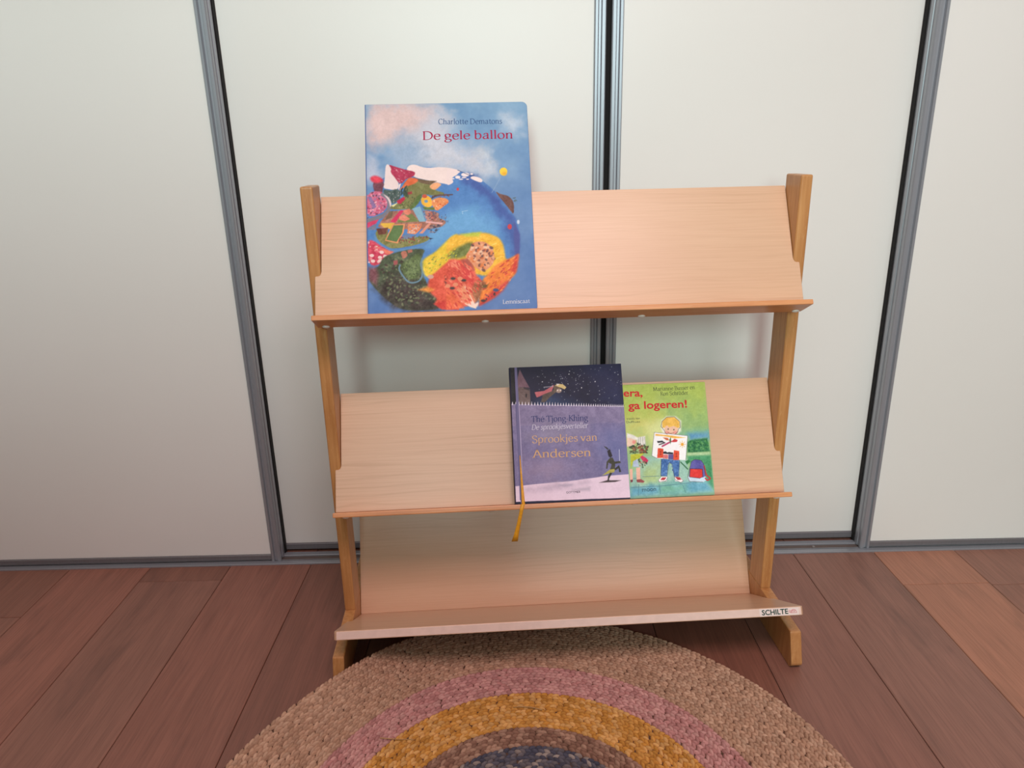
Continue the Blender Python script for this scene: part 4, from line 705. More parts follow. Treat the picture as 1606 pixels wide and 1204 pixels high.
 ('P',(119,123,135),0.3,0,[(180.9,230.4),(180.5,229.9),(179.9,229.9),(179.6,230.5),(180,231),(180.6,231)]),
 ('P',(169,173,185),0.3,0,[(137.2,187.9),(136.8,187.4),(136.1,187.4),(135.8,188),(136.2,188.6),(136.9,188.5)]),
 ('P',(153,157,169),0.3,0,[(111.2,218.8),(110.9,218.3),(110.4,218.3),(110.1,218.8),(110.4,219.3),(111,219.2)]),
 ('P',(155,159,171),0.3,0,[(58.7,227.2),(58.3,226.7),(57.7,226.7),(57.4,227.3),(57.8,227.8),(58.4,227.8)]),
 ('P',(191,195,207),0.3,0,[(102.5,212.2),(102.3,212),(101.9,212),(101.8,212.3),(102,212.6),(102.3,212.6)]),
 ('P',(141,145,157),0.3,0,[(41.4,220.6),(41.2,220.2),(40.8,220.2),(40.6,220.6),(40.8,221),(41.2,220.9)]),
 ('P',(163,167,179),0.3,0,[(106.2,196.4),(106,196.1),(105.6,196.1),(105.4,196.4),(105.6,196.8),(106,196.8)]),
 ('P',(167,171,183),0.3,0,[(94.7,217.7),(94.3,217.1),(93.6,217.1),(93.3,217.8),(93.7,218.4),(94.4,218.3)]),
 ('P',(200,204,216),0.3,0,[(126.4,222.4),(126.1,221.9),(125.5,221.9),(125.3,222.4),(125.6,222.9),(126.1,222.8)]),
 ('P',(195,199,211),0.3,0,[(150.6,174.7),(150.4,174.4),(150,174.4),(149.8,174.7),(150,175),(150.4,175)]),
 ('P',(161,165,177),0.3,0,[(103.7,207.2),(103.4,206.8),(103,206.8),(102.7,207.3),(103,207.7),(103.5,207.7)]),
 ('P',(106,110,122),0.3,0,[(90.5,185.2),(90.2,184.7),(89.6,184.8),(89.4,185.3),(89.7,185.8),(90.3,185.7)]),
 ('P',(141,145,157),0.3,0,[(68.9,177.7),(68.6,177.3),(68.1,177.3),(67.8,177.8),(68.1,178.2),(68.7,178.2)]),
 ('P',(125,129,141),0.3,0,[(79.1,214.7),(78.7,214.1),(77.9,214.1),(77.6,214.8),(78,215.4),(78.7,215.4)]),
 ('P',(226,228,236),0.3,0,[(127.6,199.8),(127.1,199),(126.2,199),(125.8,199.9),(126.3,200.7),(127.2,200.6)]),
 ('P',(226,228,236),0.3,0,[(57.9,213.2),(57.4,212.4),(56.4,212.5),(56,213.3),(56.5,214.1),(57.4,214.1)]),
 ('P',(226,228,236),0.3,0,[(152.6,209.9),(152.1,209.1),(151.2,209.1),(150.8,210),(151.3,210.8),(152.2,210.8)]),
 ('P',(226,228,236),0.3,0,[(106.4,225.2),(105.8,224.4),(104.9,224.4),(104.5,225.2),(105,226),(105.9,226)]),
 ('P',(128,118,152),0.4,14,[(-1.8,175.1),(202.1,163),(204.5,64.4),(-4.8,73.4)]),
 ('P',(120,112,150),0.4,14,[(-2,136.4),(204.7,134.1),(202.6,38.6),(-0.8,26.5)]),
 ('P',(108,110,156),24,8,[(150.7,120.8),(205.2,118.5),(202.9,41.7),(161.2,43.5)]),
 ('P',(146,130,160),26,10,[(16.5,71.1),(78.2,74.6),(95.7,57),(61,41.9),(18.4,46.8)]),
 ('P',(140,132,158),24,10,[(26.6,119.8),(81.3,129.9),(127.6,124.8),(80.1,108.3)]),
 ('P',(214,206,220),0.3,0,[(0.2,173.6),(1.9,181),(3,173.5)]),
 ('P',(214,206,220),0.3,0,[(6.1,173.2),(7.8,180.6),(8.9,173.1)]),
 ('P',(214,206,220),0.3,0,[(11.9,172.9),(13.6,180.2),(14.7,172.8)]),
 ('P',(214,206,220),0.3,0,[(17.6,172.6),(19.3,179.8),(20.4,172.5)]),
 ('P',(214,206,220),0.3,0,[(23.3,172.3),(25,179.4),(26.1,172.2)]),
 ('P',(214,206,220),0.3,0,[(28.9,172),(30.6,179),(31.7,171.9)]),
 ('P',(214,206,220),0.3,0,[(34.4,171.7),(36.1,178.6),(37.2,171.5)]),
 ('P',(214,206,220),0.3,0,[(39.8,171.4),(41.6,178.2),(42.6,171.2)]),
 ('P',(214,206,220),0.3,0,[(45.2,171.1),(47,177.8),(48,170.9)]),
 ('P',(214,206,220),0.3,0,[(50.6,170.8),(52.3,177.5),(53.4,170.6)]),
 ('P',(214,206,220),0.3,0,[(55.8,170.5),(57.6,177.1),(58.6,170.3)]),
 ('P',(214,206,220),0.3,0,[(61,170.2),(62.8,176.7),(63.8,170.1)]),
 ('P',(214,206,220),0.3,0,[(66.1,169.9),(67.9,176.4),(68.9,169.8)]),
 ('P',(214,206,220),0.3,0,[(71.2,169.6),(73,176),(74,169.5)]),
 ('P',(214,206,220),0.3,0,[(76.2,169.3),(78,175.7),(79,169.2)]),
 ('P',(214,206,220),0.3,0,[(81.2,169),(82.9,175.3),(84,168.9)]),
 ('P',(214,206,220),0.3,0,[(86.1,168.8),(87.8,175),(88.9,168.7)]),
 ('P',(214,206,220),0.3,0,[(90.9,168.5),(92.6,174.6),(93.7,168.4)]),
 ('P',(214,206,220),0.3,0,[(95.6,168.2),(97.4,174.3),(98.4,168.1)]),
 ('P',(214,206,220),0.3,0,[(100.3,168),(102.1,174),(103.2,167.9)]),
 ('P',(214,206,220),0.3,0,[(105,167.7),(106.7,173.7),(107.8,167.6)]),
 ('P',(214,206,220),0.3,0,[(109.6,167.4),(111.3,173.3),(112.4,167.3)]),
 ('P',(214,206,220),0.3,0,[(114.1,167.2),(115.9,173),(116.9,167.1)]),
 ('P',(214,206,220),0.3,0,[(118.6,166.9),(120.4,172.7),(121.4,166.8)]),
 ('P',(214,206,220),0.3,0,[(123,166.7),(124.8,172.4),(125.8,166.6)]),
 ('P',(214,206,220),0.3,0,[(127.4,166.5),(129.1,172.1),(130.2,166.3)]),
 ('P',(214,206,220),0.3,0,[(131.7,166.2),(133.5,171.8),(134.5,166.1)]),
 ('P',(214,206,220),0.3,0,[(136,166),(137.7,171.5),(138.8,165.9)]),
 ('P',(214,206,220),0.3,0,[(140.2,165.7),(141.9,171.2),(143,165.6)]),
 ('P',(214,206,220),0.3,0,[(144.3,165.5),(146.1,170.9),(147.1,165.4)]),
 ('P',(214,206,220),0.3,0,[(148.4,165.3),(150.2,170.6),(151.3,165.2)]),
 ('P',(214,206,220),0.3,0,[(152.5,165),(154.2,170.3),(155.3,164.9)]),
 ('P',(214,206,220),0.3,0,[(156.5,164.8),(158.2,170),(159.3,164.7)]),
 ('P',(214,206,220),0.3,0,[(160.5,164.6),(162.2,169.8),(163.3,164.5)]),
 ('P',(214,206,220),0.3,0,[(164.4,164.4),(166.1,169.5),(167.2,164.3)]),
 ('P',(214,206,220),0.3,0,[(168.2,164.2),(170,169.2),(171,164.1)]),
 ('P',(214,206,220),0.3,0,[(172,164),(173.8,169),(174.8,163.8)]),
 ('P',(214,206,220),0.3,0,[(175.8,163.7),(177.5,168.7),(178.6,163.6)]),
 ('P',(214,206,220),0.3,0,[(179.5,163.5),(181.3,168.4),(182.3,163.4)]),
 ('P',(214,206,220),0.3,0,[(183.2,163.3),(184.9,168.2),(186,163.2)]),
 ('P',(214,206,220),0.3,0,[(186.8,163.1),(188.6,167.9),(189.6,163)]),
 ('P',(214,206,220),0.3,0,[(190.4,162.9),(192.1,167.7),(193.2,162.8)]),
 ('P',(214,206,220),0.3,0,[(193.9,162.7),(195.7,167.4),(196.7,162.6)]),
 ('P',(214,206,220),0.3,0,[(197.4,162.5),(199.2,167.2),(200.2,162.4)]),
 ('P',(222,200,218),0.5,6,[(0.1,30.7),(45.3,33.5),(91.3,35.1),(131.6,38.7),(161.1,41.7),(202.2,42.9),(203.1,2.2),(-0.4,3.9)]),
 ('P',(196,176,196),7,8,[(18.9,24.1),(75.8,32.1),(131.2,32.7),(98.4,25.1),(53.8,21)]),
 ('P',(170,156,178),3,6,[(75.7,29.1),(100.3,30.3),(98.6,27.3),(84.8,27.2)]),
 ('P',(182,166,184),4,6,[(99.7,20.5),(130.6,23.6),(130.2,17.6),(108.8,18.5)]),
 ('P',(70,58,62),0.8,6,[(147.2,30.4),(162.1,34),(186.8,32.9),(175.8,30.4)]),
 ('P',(52,50,48),0.4,6,[(159.1,94.8),(164.4,92.4),(168.5,87.6),(166,87.4),(162.7,90.6)]),
 ('P',(46,40,48),0.4,10,[(165.2,85.4),(170.4,88.3),(173.9,76.6),(170.9,72.9),(167.2,75.4)]),
 ('P',(66,64,52),0.4,12,[(169.3,73),(174.3,73.5),(177.4,65.7),(186.8,66.8),(188.1,63),(177.9,61.9),(177.3,52.7),(167.9,51.6),(171.7,61.4),(166,64.7),(163.7,54.1),(161.3,54.2),(163,66.3)]),
 ('P',(168,160,84),0.5,14,[(167.2,52.4),(176.6,53.5),(175.4,47.5),(169.1,46.2),(153.4,42.3)]),
 ('P',(52,50,48),0.4,8,[(175.8,53.5),(184.7,59.3),(187.2,50),(188.1,47.7),(183.9,47.1),(183.3,54),(177.1,50.4)]),
 ('P',(52,50,48),0.4,8,[(167.6,47),(171.9,46.1),(165.7,37.2),(164.8,32.7),(162.4,33.1),(163.5,40.4)]),
 ('K',(214,216,232),0.8,[(186.8,86.8),(186.3,66.9)]),
 ('K',(176,164,196),3.4,[(11.7,174.5),(12.2,99.9),(11.1,7)]),  # highlight along the hinge groove, painted into the cover colour
 ('K',(96,104,140),2.6,[(11.3,238.8),(11.7,174.5)]),
 ('K',(84,84,124),1.6,[(7.6,174.7),(8.3,100.1),(7.8,7.1)]),
]
TXT_TALES = [
 ('Thé Tjong-Khing', 'serif', (58, 62, 116), (33.1, 141.8), (134.8, 140.4), 7),
 ('De sprookjesverteller', 'serifi', (206, 200, 220), (33.5, 128.1), (134.3, 127.8), 6),
 ('Sprookjes van', 'serif', (214, 172, 130), (33.2, 104.9), (148.1, 104.5), 8.4),
 ('Andersen', 'serif', (216, 172, 124), (32.6, 79), (135.2, 77.5), 9.2),
 ('GOTTMER', 'sans', (46, 40, 56), (88.6, 14.6), (113.5, 14.4), 2.4),
]
ART_STAY = [
 ('P',(162,182,88),6,10,[(33.8,214),(201.7,207.6),(203,133.4),(28.8,140.5)]),
 ('P',(200,198,112),40,10,[(48.3,143.6),(111.2,154.6),(137.3,140),(107.8,110.4),(46.2,113)]),
 ('P',(140,174,112),40,12,[(126.9,155.9),(205.1,156.6),(204.5,106.4),(150.9,116.3)]),
 ('P',(118,176,160),14,10,[(150.6,112.5),(203.3,114.1),(202.1,100.7),(153.8,104.6)]),
 ('P',(206,214,150),16,8,[(93.5,126.3),(119.5,136.8),(119.4,109.9),(95.1,95.6)]),
 ('P',(96,150,190),8,14,[(169.4,109.7),(201,110.7),(202,102),(170,103.4)]),
 ('P',(52,116,74),2,26,[(163.1,96.8),(176.8,100.8),(200.2,102.1),(202.7,77.9),(162,77.3)]),
 ('X',[(30,90,56),(90,150,90),(60,130,70)],[(163.7,97.9),(200,99.8),(201.7,79.1),(163.3,78.4)],120,4.5,1.5,None),
 ('P',(168,196,150),1,20,[(162,76.8),(202.6,76.7),(202.2,71.6),(161.6,72.2)]),
 ('P',(76,148,104),3,22,[(160.4,71.7),(203.3,71),(203.5,8.6),(191,23.8),(161.8,61.4)]),
 ('P',(150,190,176),4,14,[(81.9,73.9),(159.9,66),(162,36.4),(193.1,21.5),(203.3,6.3),(53.9,4.1),(53.9,36.6)]),
 ('P',(172,196,140),16,14,[(82.9,55.7),(108.3,56.9),(105.6,22),(75.8,23.3)]),
 ('P',(104,166,190),8,18,[(54.9,18.6),(105.6,22),(158.7,24.1),(191,23.8),(203.3,6.3),(53.9,4.1)]),
 ('P',(120,180,160),10,14,[(105.7,23.1),(151.5,21),(152.7,7.5),(106.7,7.3)]),
 ('K',(70,110,130),0.7,[(55,19.7),(80.2,19.7),(112.3,20),(164.4,23.3)]),
 ('K',(70,110,130),0.7,[(69.1,24.7),(66.5,4.7)]),
 ('K',(70,110,130),0.7,[(105.7,23.1),(106.6,6.2)]),
 ('K',(70,110,130),0.7,[(148,20.1),(152.6,6.4)]),
 ('K',(70,110,130),0.7,[(76.9,37.9),(106.8,37.7)]),
 ('K',(70,110,130),0.7,[(53.8,35),(67.6,35.5)]),
 ('P',(226,226,214),3,4,[(119.1,136.6),(129.1,144.3),(145.4,143.6),(154.6,135.2),(153.1,116.7),(147.5,112.4),(119.7,113.5),(116.9,122.8)]),
 ('P',(226,186,160),0.6,8,[(123.2,129.5),(147.6,128.5),(147.9,116.9),(140.4,110.9),(126.5,112.1),(123,119.1)]),
 ('P',(222,150,140),2,4,[(131,114.8),(130.6,113.7),(129.5,112.8),(128,112.4),(126.3,112.5),(124.9,113),(123.9,114),(123.6,115.1),(124.1,116.1),(125.2,117),(126.7,117.4),(128.4,117.3),(129.8,116.8),(130.8,115.9)]),
 ('P',(222,146,136),2,4,[(146.1,114.1),(145.7,113.1),(144.6,112.2),(143,111.8),(141.4,111.9),(139.9,112.4),(139,113.3),(138.7,114.4),(139.1,115.5),(140.2,116.4),(141.8,116.8),(143.4,116.7),(144.9,116.2),(145.8,115.2)]),
 ('P',(226,180,84),0.7,20,[(119.3,123.9),(120.2,135.4),(128.9,142.6),(143,142.6),(151.6,134.1),(151.2,122.6),(147.2,122.7),(140.5,126.5),(132.2,124.5),(127.8,128.2),(123.4,123.7)]),
 ('P',(40,30,30),0.5,6,[(131,121.1),(130.8,120.6),(130.5,120.1),(130.1,119.9),(129.6,119.9),(129.2,120.2),(128.9,120.6),(128.9,121.2),(129,121.7),(129.3,122.2),(129.8,122.4),(130.2,122.4),(130.6,122.1),(130.9,121.7)]),
 ('P',(40,30,30),0.5,6,[(141.2,119.8),(141.1,119.2),(140.7,118.8),(140.3,118.6),(139.8,118.6),(139.4,118.8),(139.2,119.3),(139.1,119.8),(139.3,120.4),(139.6,120.8),(140,121),(140.5,121),(140.9,120.8),(141.2,120.3)]),
 ('K',(120,50,40),0.7,[(129.1,114.8),(133.6,113.2),(139.5,114.1)]),
 ('P',(70,110,170),0.5,22,[(112.9,68),(145.9,64.3),(145.1,55.3),(141.7,35),(134.2,34.8),(132.5,57),(127.1,61.7),(124.4,56.2),(121.1,37.1),(109.7,37.6)]),
 ('X',[(110,150,200),(46,80,140)],[(113.6,65.7),(144.6,63.3),(141.2,36.2),(133.2,36.5),(129.4,60.5),(120.6,38.2),(111.6,39.7)],60,4,2,80),
 ('P',(236,236,238),0.5,4,[(104.2,116.4),(164.6,107.6),(157.4,63.8),(105.2,69.5),(96.4,74.4),(100.5,98.2)]),
 ('K',(90,90,100),0.6,[(104.2,116.4),(164.6,107.6),(157.4,63.8)]),
 ('K',(90,90,100),0.6,[(104.2,116.4),(100.5,98.2),(96.4,74.4),(105.2,69.5)]),
 ('P',(232,176,80),1,14,[(105.7,113.5),(142.5,108),(160.8,104.3),(139.8,104),(119.3,108.9),(105.5,110.1)]),
 ('P',(46,46,54),0.5,8,[(107.6,100.2),(117.5,101),(122.4,96.7),(116.1,97.6),(109.1,96.7)]),
 ('K',(180,70,110),3,[(116.7,90.7),(133.6,98.6)]),
 ('K',(60,50,60),2,[(111.2,93.8),(121.8,96.8)]),
 ('P',(190,60,60),0.5,16,[(134.2,99.1),(139.8,103.5),(146,100.9),(143.9,97.6),(135.8,97.3)]),
 ('P',(70,110,70),0.5,8,[(130.3,101.6),(133.7,107.2),(133.8,101.4),(132,93.5)]),
 ('P',(200,110,70),0.6,12,[(118.5,106.7),(128.3,105.1),(130.2,100.4),(124.5,101.2)]),
 ('P',(226,160,60),0.5,6,[(156.2,92.5),(155.8,91.2),(154.9,90.2),(153.8,89.7),(152.6,89.7),(151.5,90.3),(150.8,91.4),(150.6,92.7),(151,94),(151.9,95),(153,95.5),(154.3,95.4),(155.3,94.8),(156,93.8)]),
 ('K',(226,160,60),0.8,[(157.1,92.4),(159.4,92.3)]),
 ('K',(226,160,60),0.8,[(155.8,89.7),(157.3,88)]),
 ('K',(226,160,60),0.8,[(153.1,88.7),(152.9,86.4)]),
 ('K',(226,160,60),0.8,[(150.6,89.9),(148.8,88.4)]),
 ('K',(226,160,60),0.8,[(149.7,92.7),(147.4,92.8)]),
 ('K',(226,160,60),0.8,[(151,95.4),(149.5,97.1)]),
 ('K',(226,160,60),0.8,[(153.7,96.5),(153.9,98.7)]),
 ('K',(226,160,60),0.8,[(156.3,95.2),(158,96.8)]),
 ('P',(214,76,48),0.4,14,[(108.4,87.6),(118.4,85.8),(116.7,69.6),(105.6,70.1)]),
 ('K',(120,40,34),0.8,[(111.3,80.6),(113.7,81.7),(111.3,74.9),(113.9,76)]),
 ('P',(214,76,48),0.4,14,[(137,83),(147,81.2),(145.2,64.9),(134.1,65.4)]),
 ('K',(120,40,34),0.8,[(139.9,76),(142.3,77),(139.9,70.3),(142.5,71.3)]),
 ('P',(46,46,60),0.4,8,[(117.6,80.4),(121.8,81.3),(125,78.9),(128.6,79.9),(135.4,78.5),(135.2,75.1),(117.4,77)]),
 ('P',(90,80,140),0.5,8,[(126.5,75.4),(135.7,75),(135,66.2),(125.8,66.9)]),
 ('P',(214,120,120),0.5,24,[(117.3,75.8),(125.9,75.4),(125.3,67.5),(116.1,68.5)]),
 ('P',(236,230,232),0.5,4,[(121.6,35.9),(111.3,36.4),(104.5,29.9),(107.1,26.4),(119.8,28.1)]),
 ('P',(176,50,56),0.5,14,[(119.8,34.9),(112.4,35.2),(108.6,30.8),(115.4,30)]),
 ('P',(236,230,232),0.5,4,[(134.2,35.4),(144.6,34.9),(150.3,27.9),(147.2,24.6),(134.8,27.4)]),
 ('P',(176,50,56),0.5,14,[(135.9,34.2),(143.3,33.8),(146.4,29.2),(139.5,28.9)]),
 ('K',(70,60,60),0.7,[(119.3,123.9),(117.2,126.3),(119.6,135.4),(129,142.9),(143,143),(152.2,134.1),(152.5,123.7),(148.7,120.4),(147.2,115.8),(141.5,110.9)]),
 ('K',(70,60,60),0.7,[(119.3,123.9),(122.4,119.1),(124.9,113.3),(127.7,112)]),
 ('K',(70,60,60),0.6,[(112.9,68),(109.7,37.6),(121.1,36.8),(127.1,61.2),(132,57),(134.2,34.7),(142.3,35),(146.1,64.3)]),
 ('K',(70,60,60),0.6,[(105.1,31),(106,27),(117.6,28.2),(122,33.6),(121.6,35.9)]),
 ('K',(70,60,60),0.6,[(134.2,34.2),(135.5,29.7),(144.9,24.2),(150,27.3),(143.4,34.4)]),
 ('P',(196,216,232),0.8,8,[(157.8,34.3),(189.7,35.2),(193.6,27.1),(185.2,23.5),(161.1,25.7)]),
 ('P',(92,88,160),0.6,16,[(167.6,61.1),(173.7,64.3),(185.1,62.6),(189.7,55.6),(190.7,34),(185.9,31.9),(160.7,34.2),(163,47.7)]),
 ('P',(216,60,56),0.5,14,[(164.2,48.2),(186.1,46.7),(186,33.1),(180,30.5),(161.8,33.6)]),
 ('K',(180,50,60),2.6,[(190,52.2),(192.7,36.2),(199,29.7),(193.5,26.5),(190.4,30)]),
 ('K',(40,30,50),0.8,[(164.2,48.2),(186.1,46.7),(186,33.1),(180,30.5),(161.8,33.6),(164.2,48.2)]),
 ('K',(40,100,60),2,[(147.9,60.8),(159.5,47.8)]),
 ('P',(50,120,70),0.6,14,[(156.1,61.6),(163.3,64.7),(165.3,61.2),(159,55.8)]),
 ('K',(70,60,60),0.8,[(167.6,61.1),(173.7,64.3),(185.1,62.6),(189.7,55.6),(190.7,34)]),
 ('K',(70,60,60),0.7,[(167.6,61.1),(162.8,47.7),(158.4,34.3),(161.1,25.7),(185.2,23.5)]),
 ('P',(226,196,176),0.8,10,[(53.4,110.5),(61.5,111.3),(69.1,104.1),(64.8,92.9),(52.1,92.3)]),
 ('P',(222,140,130),2,4,[(69.4,100.1),(69,98.7),(67.9,97.7),(66.5,97.1),(65,97.2),(63.6,97.9),(62.7,99),(62.5,100.4),(62.9,101.8),(64,102.9),(65.4,103.4),(66.9,103.3),(68.3,102.7),(69.2,101.5)]),
 ('P',(222,220,214),1.2,20,[(53.9,117.4),(64,113.5),(72.9,108.6),(86.9,110.3),(86.9,94.2),(71.7,92.6),(70.3,104.1),(53.3,109.4)]),
 ('K',(110,120,110),0.5,[(74.1,109.1),(73.8,94.8)]),
 ('K',(110,120,110),0.5,[(78.1,108.9),(77.8,94.6)]),
 ('K',(110,120,110),0.5,[(82.2,108.8),(81.8,94.4)]),
 ('K',(110,120,110),0.5,[(86.2,108.6),(85.9,94.3)]),
 ('X',[(60,76,50),(130,50,50),(90,96,60),(150,80,60),(40,60,46)],[(55.6,92.1),(72.1,97.1),(92.5,91.7),(89.2,79.3),(57,80.7)],130,4.6,1.5,None),
 ('P',(186,190,60),0.8,20,[(58,78.4),(82.3,79.6),(73.6,70.9),(61.7,65.7),(56.2,52.3)]),
 ('P',(176,190,214),0.6,18,[(61.7,65.7),(70.1,69.9),(71.4,56.2),(61,55.5)]),
 ('P',(230,180,160),0.5,8,[(66.1,54.2),(73.6,55),(72.5,32.4),(65.7,32.7)]),
 ('P',(230,180,160),0.5,8,[(54.5,52.4),(59.6,52.2),(58.8,33.1),(53.7,33.3)]),
 ('P',(196,50,90),0.6,16,[(74.9,73.1),(79.7,75.7),(89.4,66.8),(85.5,60.1),(79,66.1)]),
 ('X',[(90,110,80),(170,90,80),(60,70,60)],[(72.4,69.8),(81.2,64.9),(90.4,64.5),(80.4,53.6),(71.2,54)],34,4.6,1.6,None),
 ('P',(150,80,80),0.5,14,[(65.1,32.8),(73.2,33.5),(79.8,29.9),(77.3,27.2),(65.9,28.2)]),
 ('P',(120,70,76),0.5,12,[(54.2,33.3),(59.2,33.6),(58.5,29.1),(54.4,28.2)]),
]
TXT_STAY = [
 ('Marianne Busser en', 'serif', (62, 70, 52), (108, 191.6), (184.6, 192.2), 4.7),
 ('Ron Schröder', 'serif', (62, 70, 52), (120.8, 182.7), (171.7, 182.7), 4.7),
 ('era,', 'sansb', (200, 34, 44), (52.7, 183.7), (87.6, 182.7), 9.2),
 ('ga logeren!', 'sansb', (200, 34, 44), (59.8, 160.1), (167.7, 159.3), 9.2),
 ('tratiës van', 'sans', (92, 98, 70), (55.1, 141), (79.5, 141.2), 2.6),
 ('Duffhues', 'sans', (92, 98, 70), (54.7, 134.9), (79.5, 135), 2.6),
 ('moon', 'sans', (40, 60, 66), (74.1, 11.6), (99.3, 11.9), 5),
]

def hash2(ix, iy, seed):
    h = (ix.astype(np.int64) * 374761393 + iy.astype(np.int64) * 668265263 + seed * 1442695041) & 0xffffffff
    h = ((h ^ (h >> 13)) * 1274126177) & 0xffffffff
    return ((h ^ (h >> 16)) & 0xffff) / 65535.0
def vnoise(x, y, seed):
    ix, iy = np.floor(x), np.floor(y); fx, fy = x - ix, y - iy
    fx = fx * fx * (3 - 2 * fx); fy = fy * fy * (3 - 2 * fy)
    a, b, c, d = (hash2(ix + i, iy + j, seed) for i, j in ((0, 0), (1, 0), (0, 1), (1, 1)))
    return (a * (1 - fx) + b * fx) * (1 - fy) + (c * (1 - fx) + d * fx) * fy
def fbm(x, y, seed, o=4):
    s = 0; a = 0.5
    for k in range(o): s = s + a * vnoise(x * 2**k, y * 2**k, seed + k); a *= 0.5
    return s
def poly_sd(px, py, P):
    d2 = np.full(px.shape, 1e9); ins = np.zeros(px.shape, bool); n = len(P)
    for i in range(n):
        x0, y0 = P[i]; x1, y1 = P[(i + 1) % n]; ex, ey = x1 - x0, y1 - y0
        t = np.clip(((px - x0) * ex + (py - y0) * ey) / (ex * ex + ey * ey + 1e-12), 0, 1)
        d2 = np.minimum(d2, (px - x0 - t * ex)**2 + (py - y0 - t * ey)**2)
        if y0 != y1: ins ^= ((y0 > py) != (y1 > py)) & (px < (x1 - x0) * (py - y0) / (y1 - y0) + x0)
    return np.where(ins, -1, 1) * np.sqrt(d2)
def paint(W, H, step, base, ops, seed, wob=0.0):
    nx, ny = int(W / step) + 1, int(H / step) + 1
    gx, gy = np.meshgrid(np.linspace(0, W, nx), np.linspace(0, H, ny))
    img = base(gx, gy).astype(float); rng = np.random.default_rng(seed)
    n1 = fbm(gx / 9, gy / 9, seed) - .5; n2 = fbm(gx / 2.2, gy / 2.2, seed + 9) - .5; n3 = fbm(gx / 30, gy / 30, seed + 20) - .5
    wx = gx + (fbm(gx / 14, gy / 14, seed + 31) - .5) * wob; wy = gy + (fbm(gx / 14, gy / 14, seed + 47) - .5) * wob
    def sub(x0, x1, y0, y1):
        i0 = max(0, int((x0) / W * (nx - 1))); i1 = min(nx, int(x1 / W * (nx - 1)) + 2)
        j0 = max(0, int((y0) / H * (ny - 1))); j1 = min(ny, int(y1 / H * (ny - 1)) + 2)
        return slice(j0, max(j0, j1)), slice(i0, max(i0, i1))
    def put(sl, m, col, tex):
        c = np.array(col, float)[None, None] + (tex * (2.2 * n1[sl] + 1.8 * n2[sl]))[..., None]
        img[sl] = img[sl] * (1 - m[..., None]) + c * m[..., None]
    for op in ops:
        if op[0] == 'P':
            _, col, soft, tex, P = op
            if wob and len(P) >= 6:
                for _k in range(2): P = [tuple(np.array(P[i]) * a + np.array(P[(i + 1) % len(P)]) * (1 - a)) for i in range(len(P)) for a in (.75, .25)]
            A_ = np.array(P); mg = soft + 2
            s_ = sub(A_[:, 0].min() - mg, A_[:, 0].max() + mg, A_[:, 1].min() - mg, A_[:, 1].max() + mg)
            big = soft > 5; px, py = (wx[s_], wy[s_]) if big else (gx[s_] + n2[s_] * min(1.2, tex * .08), gy[s_] + n1[s_] * min(1.5, tex * .1))
            if px.size == 0: continue
            d = poly_sd(px, py, P)
            if big: d = d + n3[s_] * soft * 1.2 + n1[s_] * soft * .8
            m = np.clip(0.5 - d / (2 * soft), 0, 1); m = m * m * (3 - 2 * m); put(s_, m, col, tex)
        elif op[0] == 'K':
            _, col, w, P = op; A_ = np.array(P); mg = w + 1
            s_ = sub(A_[:, 0].min() - mg, A_[:, 0].max() + mg, A_[:, 1].min() - mg, A_[:, 1].max() + mg)
            px, py = gx[s_], gy[s_]
            if px.size == 0: continue
            d = np.full(px.shape, 1e9); Q = smooth_path(P, 5) if len(P) > 2 and w > 1.5 else P
            for i in range(len(Q) - 1):
                x0, y0 = Q[i]; x1, y1 = Q[i + 1]; ex, ey = x1 - x0, y1 - y0
                t = np.clip(((px - x0) * ex + (py - y0) * ey) / (ex * ex + ey * ey + 1e-12), 0, 1)
                d = np.minimum(d, np.hypot(px - x0 - t * ex, py - y0 - t * ey))
            put(s_, np.clip((w / 2 - d) / 0.7 + .5, 0, 1), col, 5)
        else:
            _, cols, P, n, size, el, ang = op; A_ = np.array(P); lo, hi = A_.min(0), A_.max(0); k = 0
            while k < n:
                q = lo + rng.random(2) * (hi - lo); k += 1
                if poly_sd(np.array([q[0]]), np.array([q[1]]), P)[0] > 0: continue
                r = size * (0.5 + rng.random() * .7); th = (math.radians(ang) + rng.normal() * .2) if ang is not None else rng.random() * 6.28
                s_ = sub(q[0] - r - 1, q[0] + r + 1, q[1] - r - 1, q[1] + r + 1); dx, dy = gx[s_] - q[0], gy[s_] - q[1]
                a_ = dx * math.cos(th) + dy * math.sin(th); b_ = -dx * math.sin(th) + dy * math.cos(th)
                dd = np.hypot(a_ / (r * .5), b_ / (r * .5 / el)); m = np.clip((1.15 - dd) / .5, 0, 1)
                put(s_, m * .85, cols[rng.integers(len(cols))], 6)
    return gx, gy, np.clip(img, 0, 255)
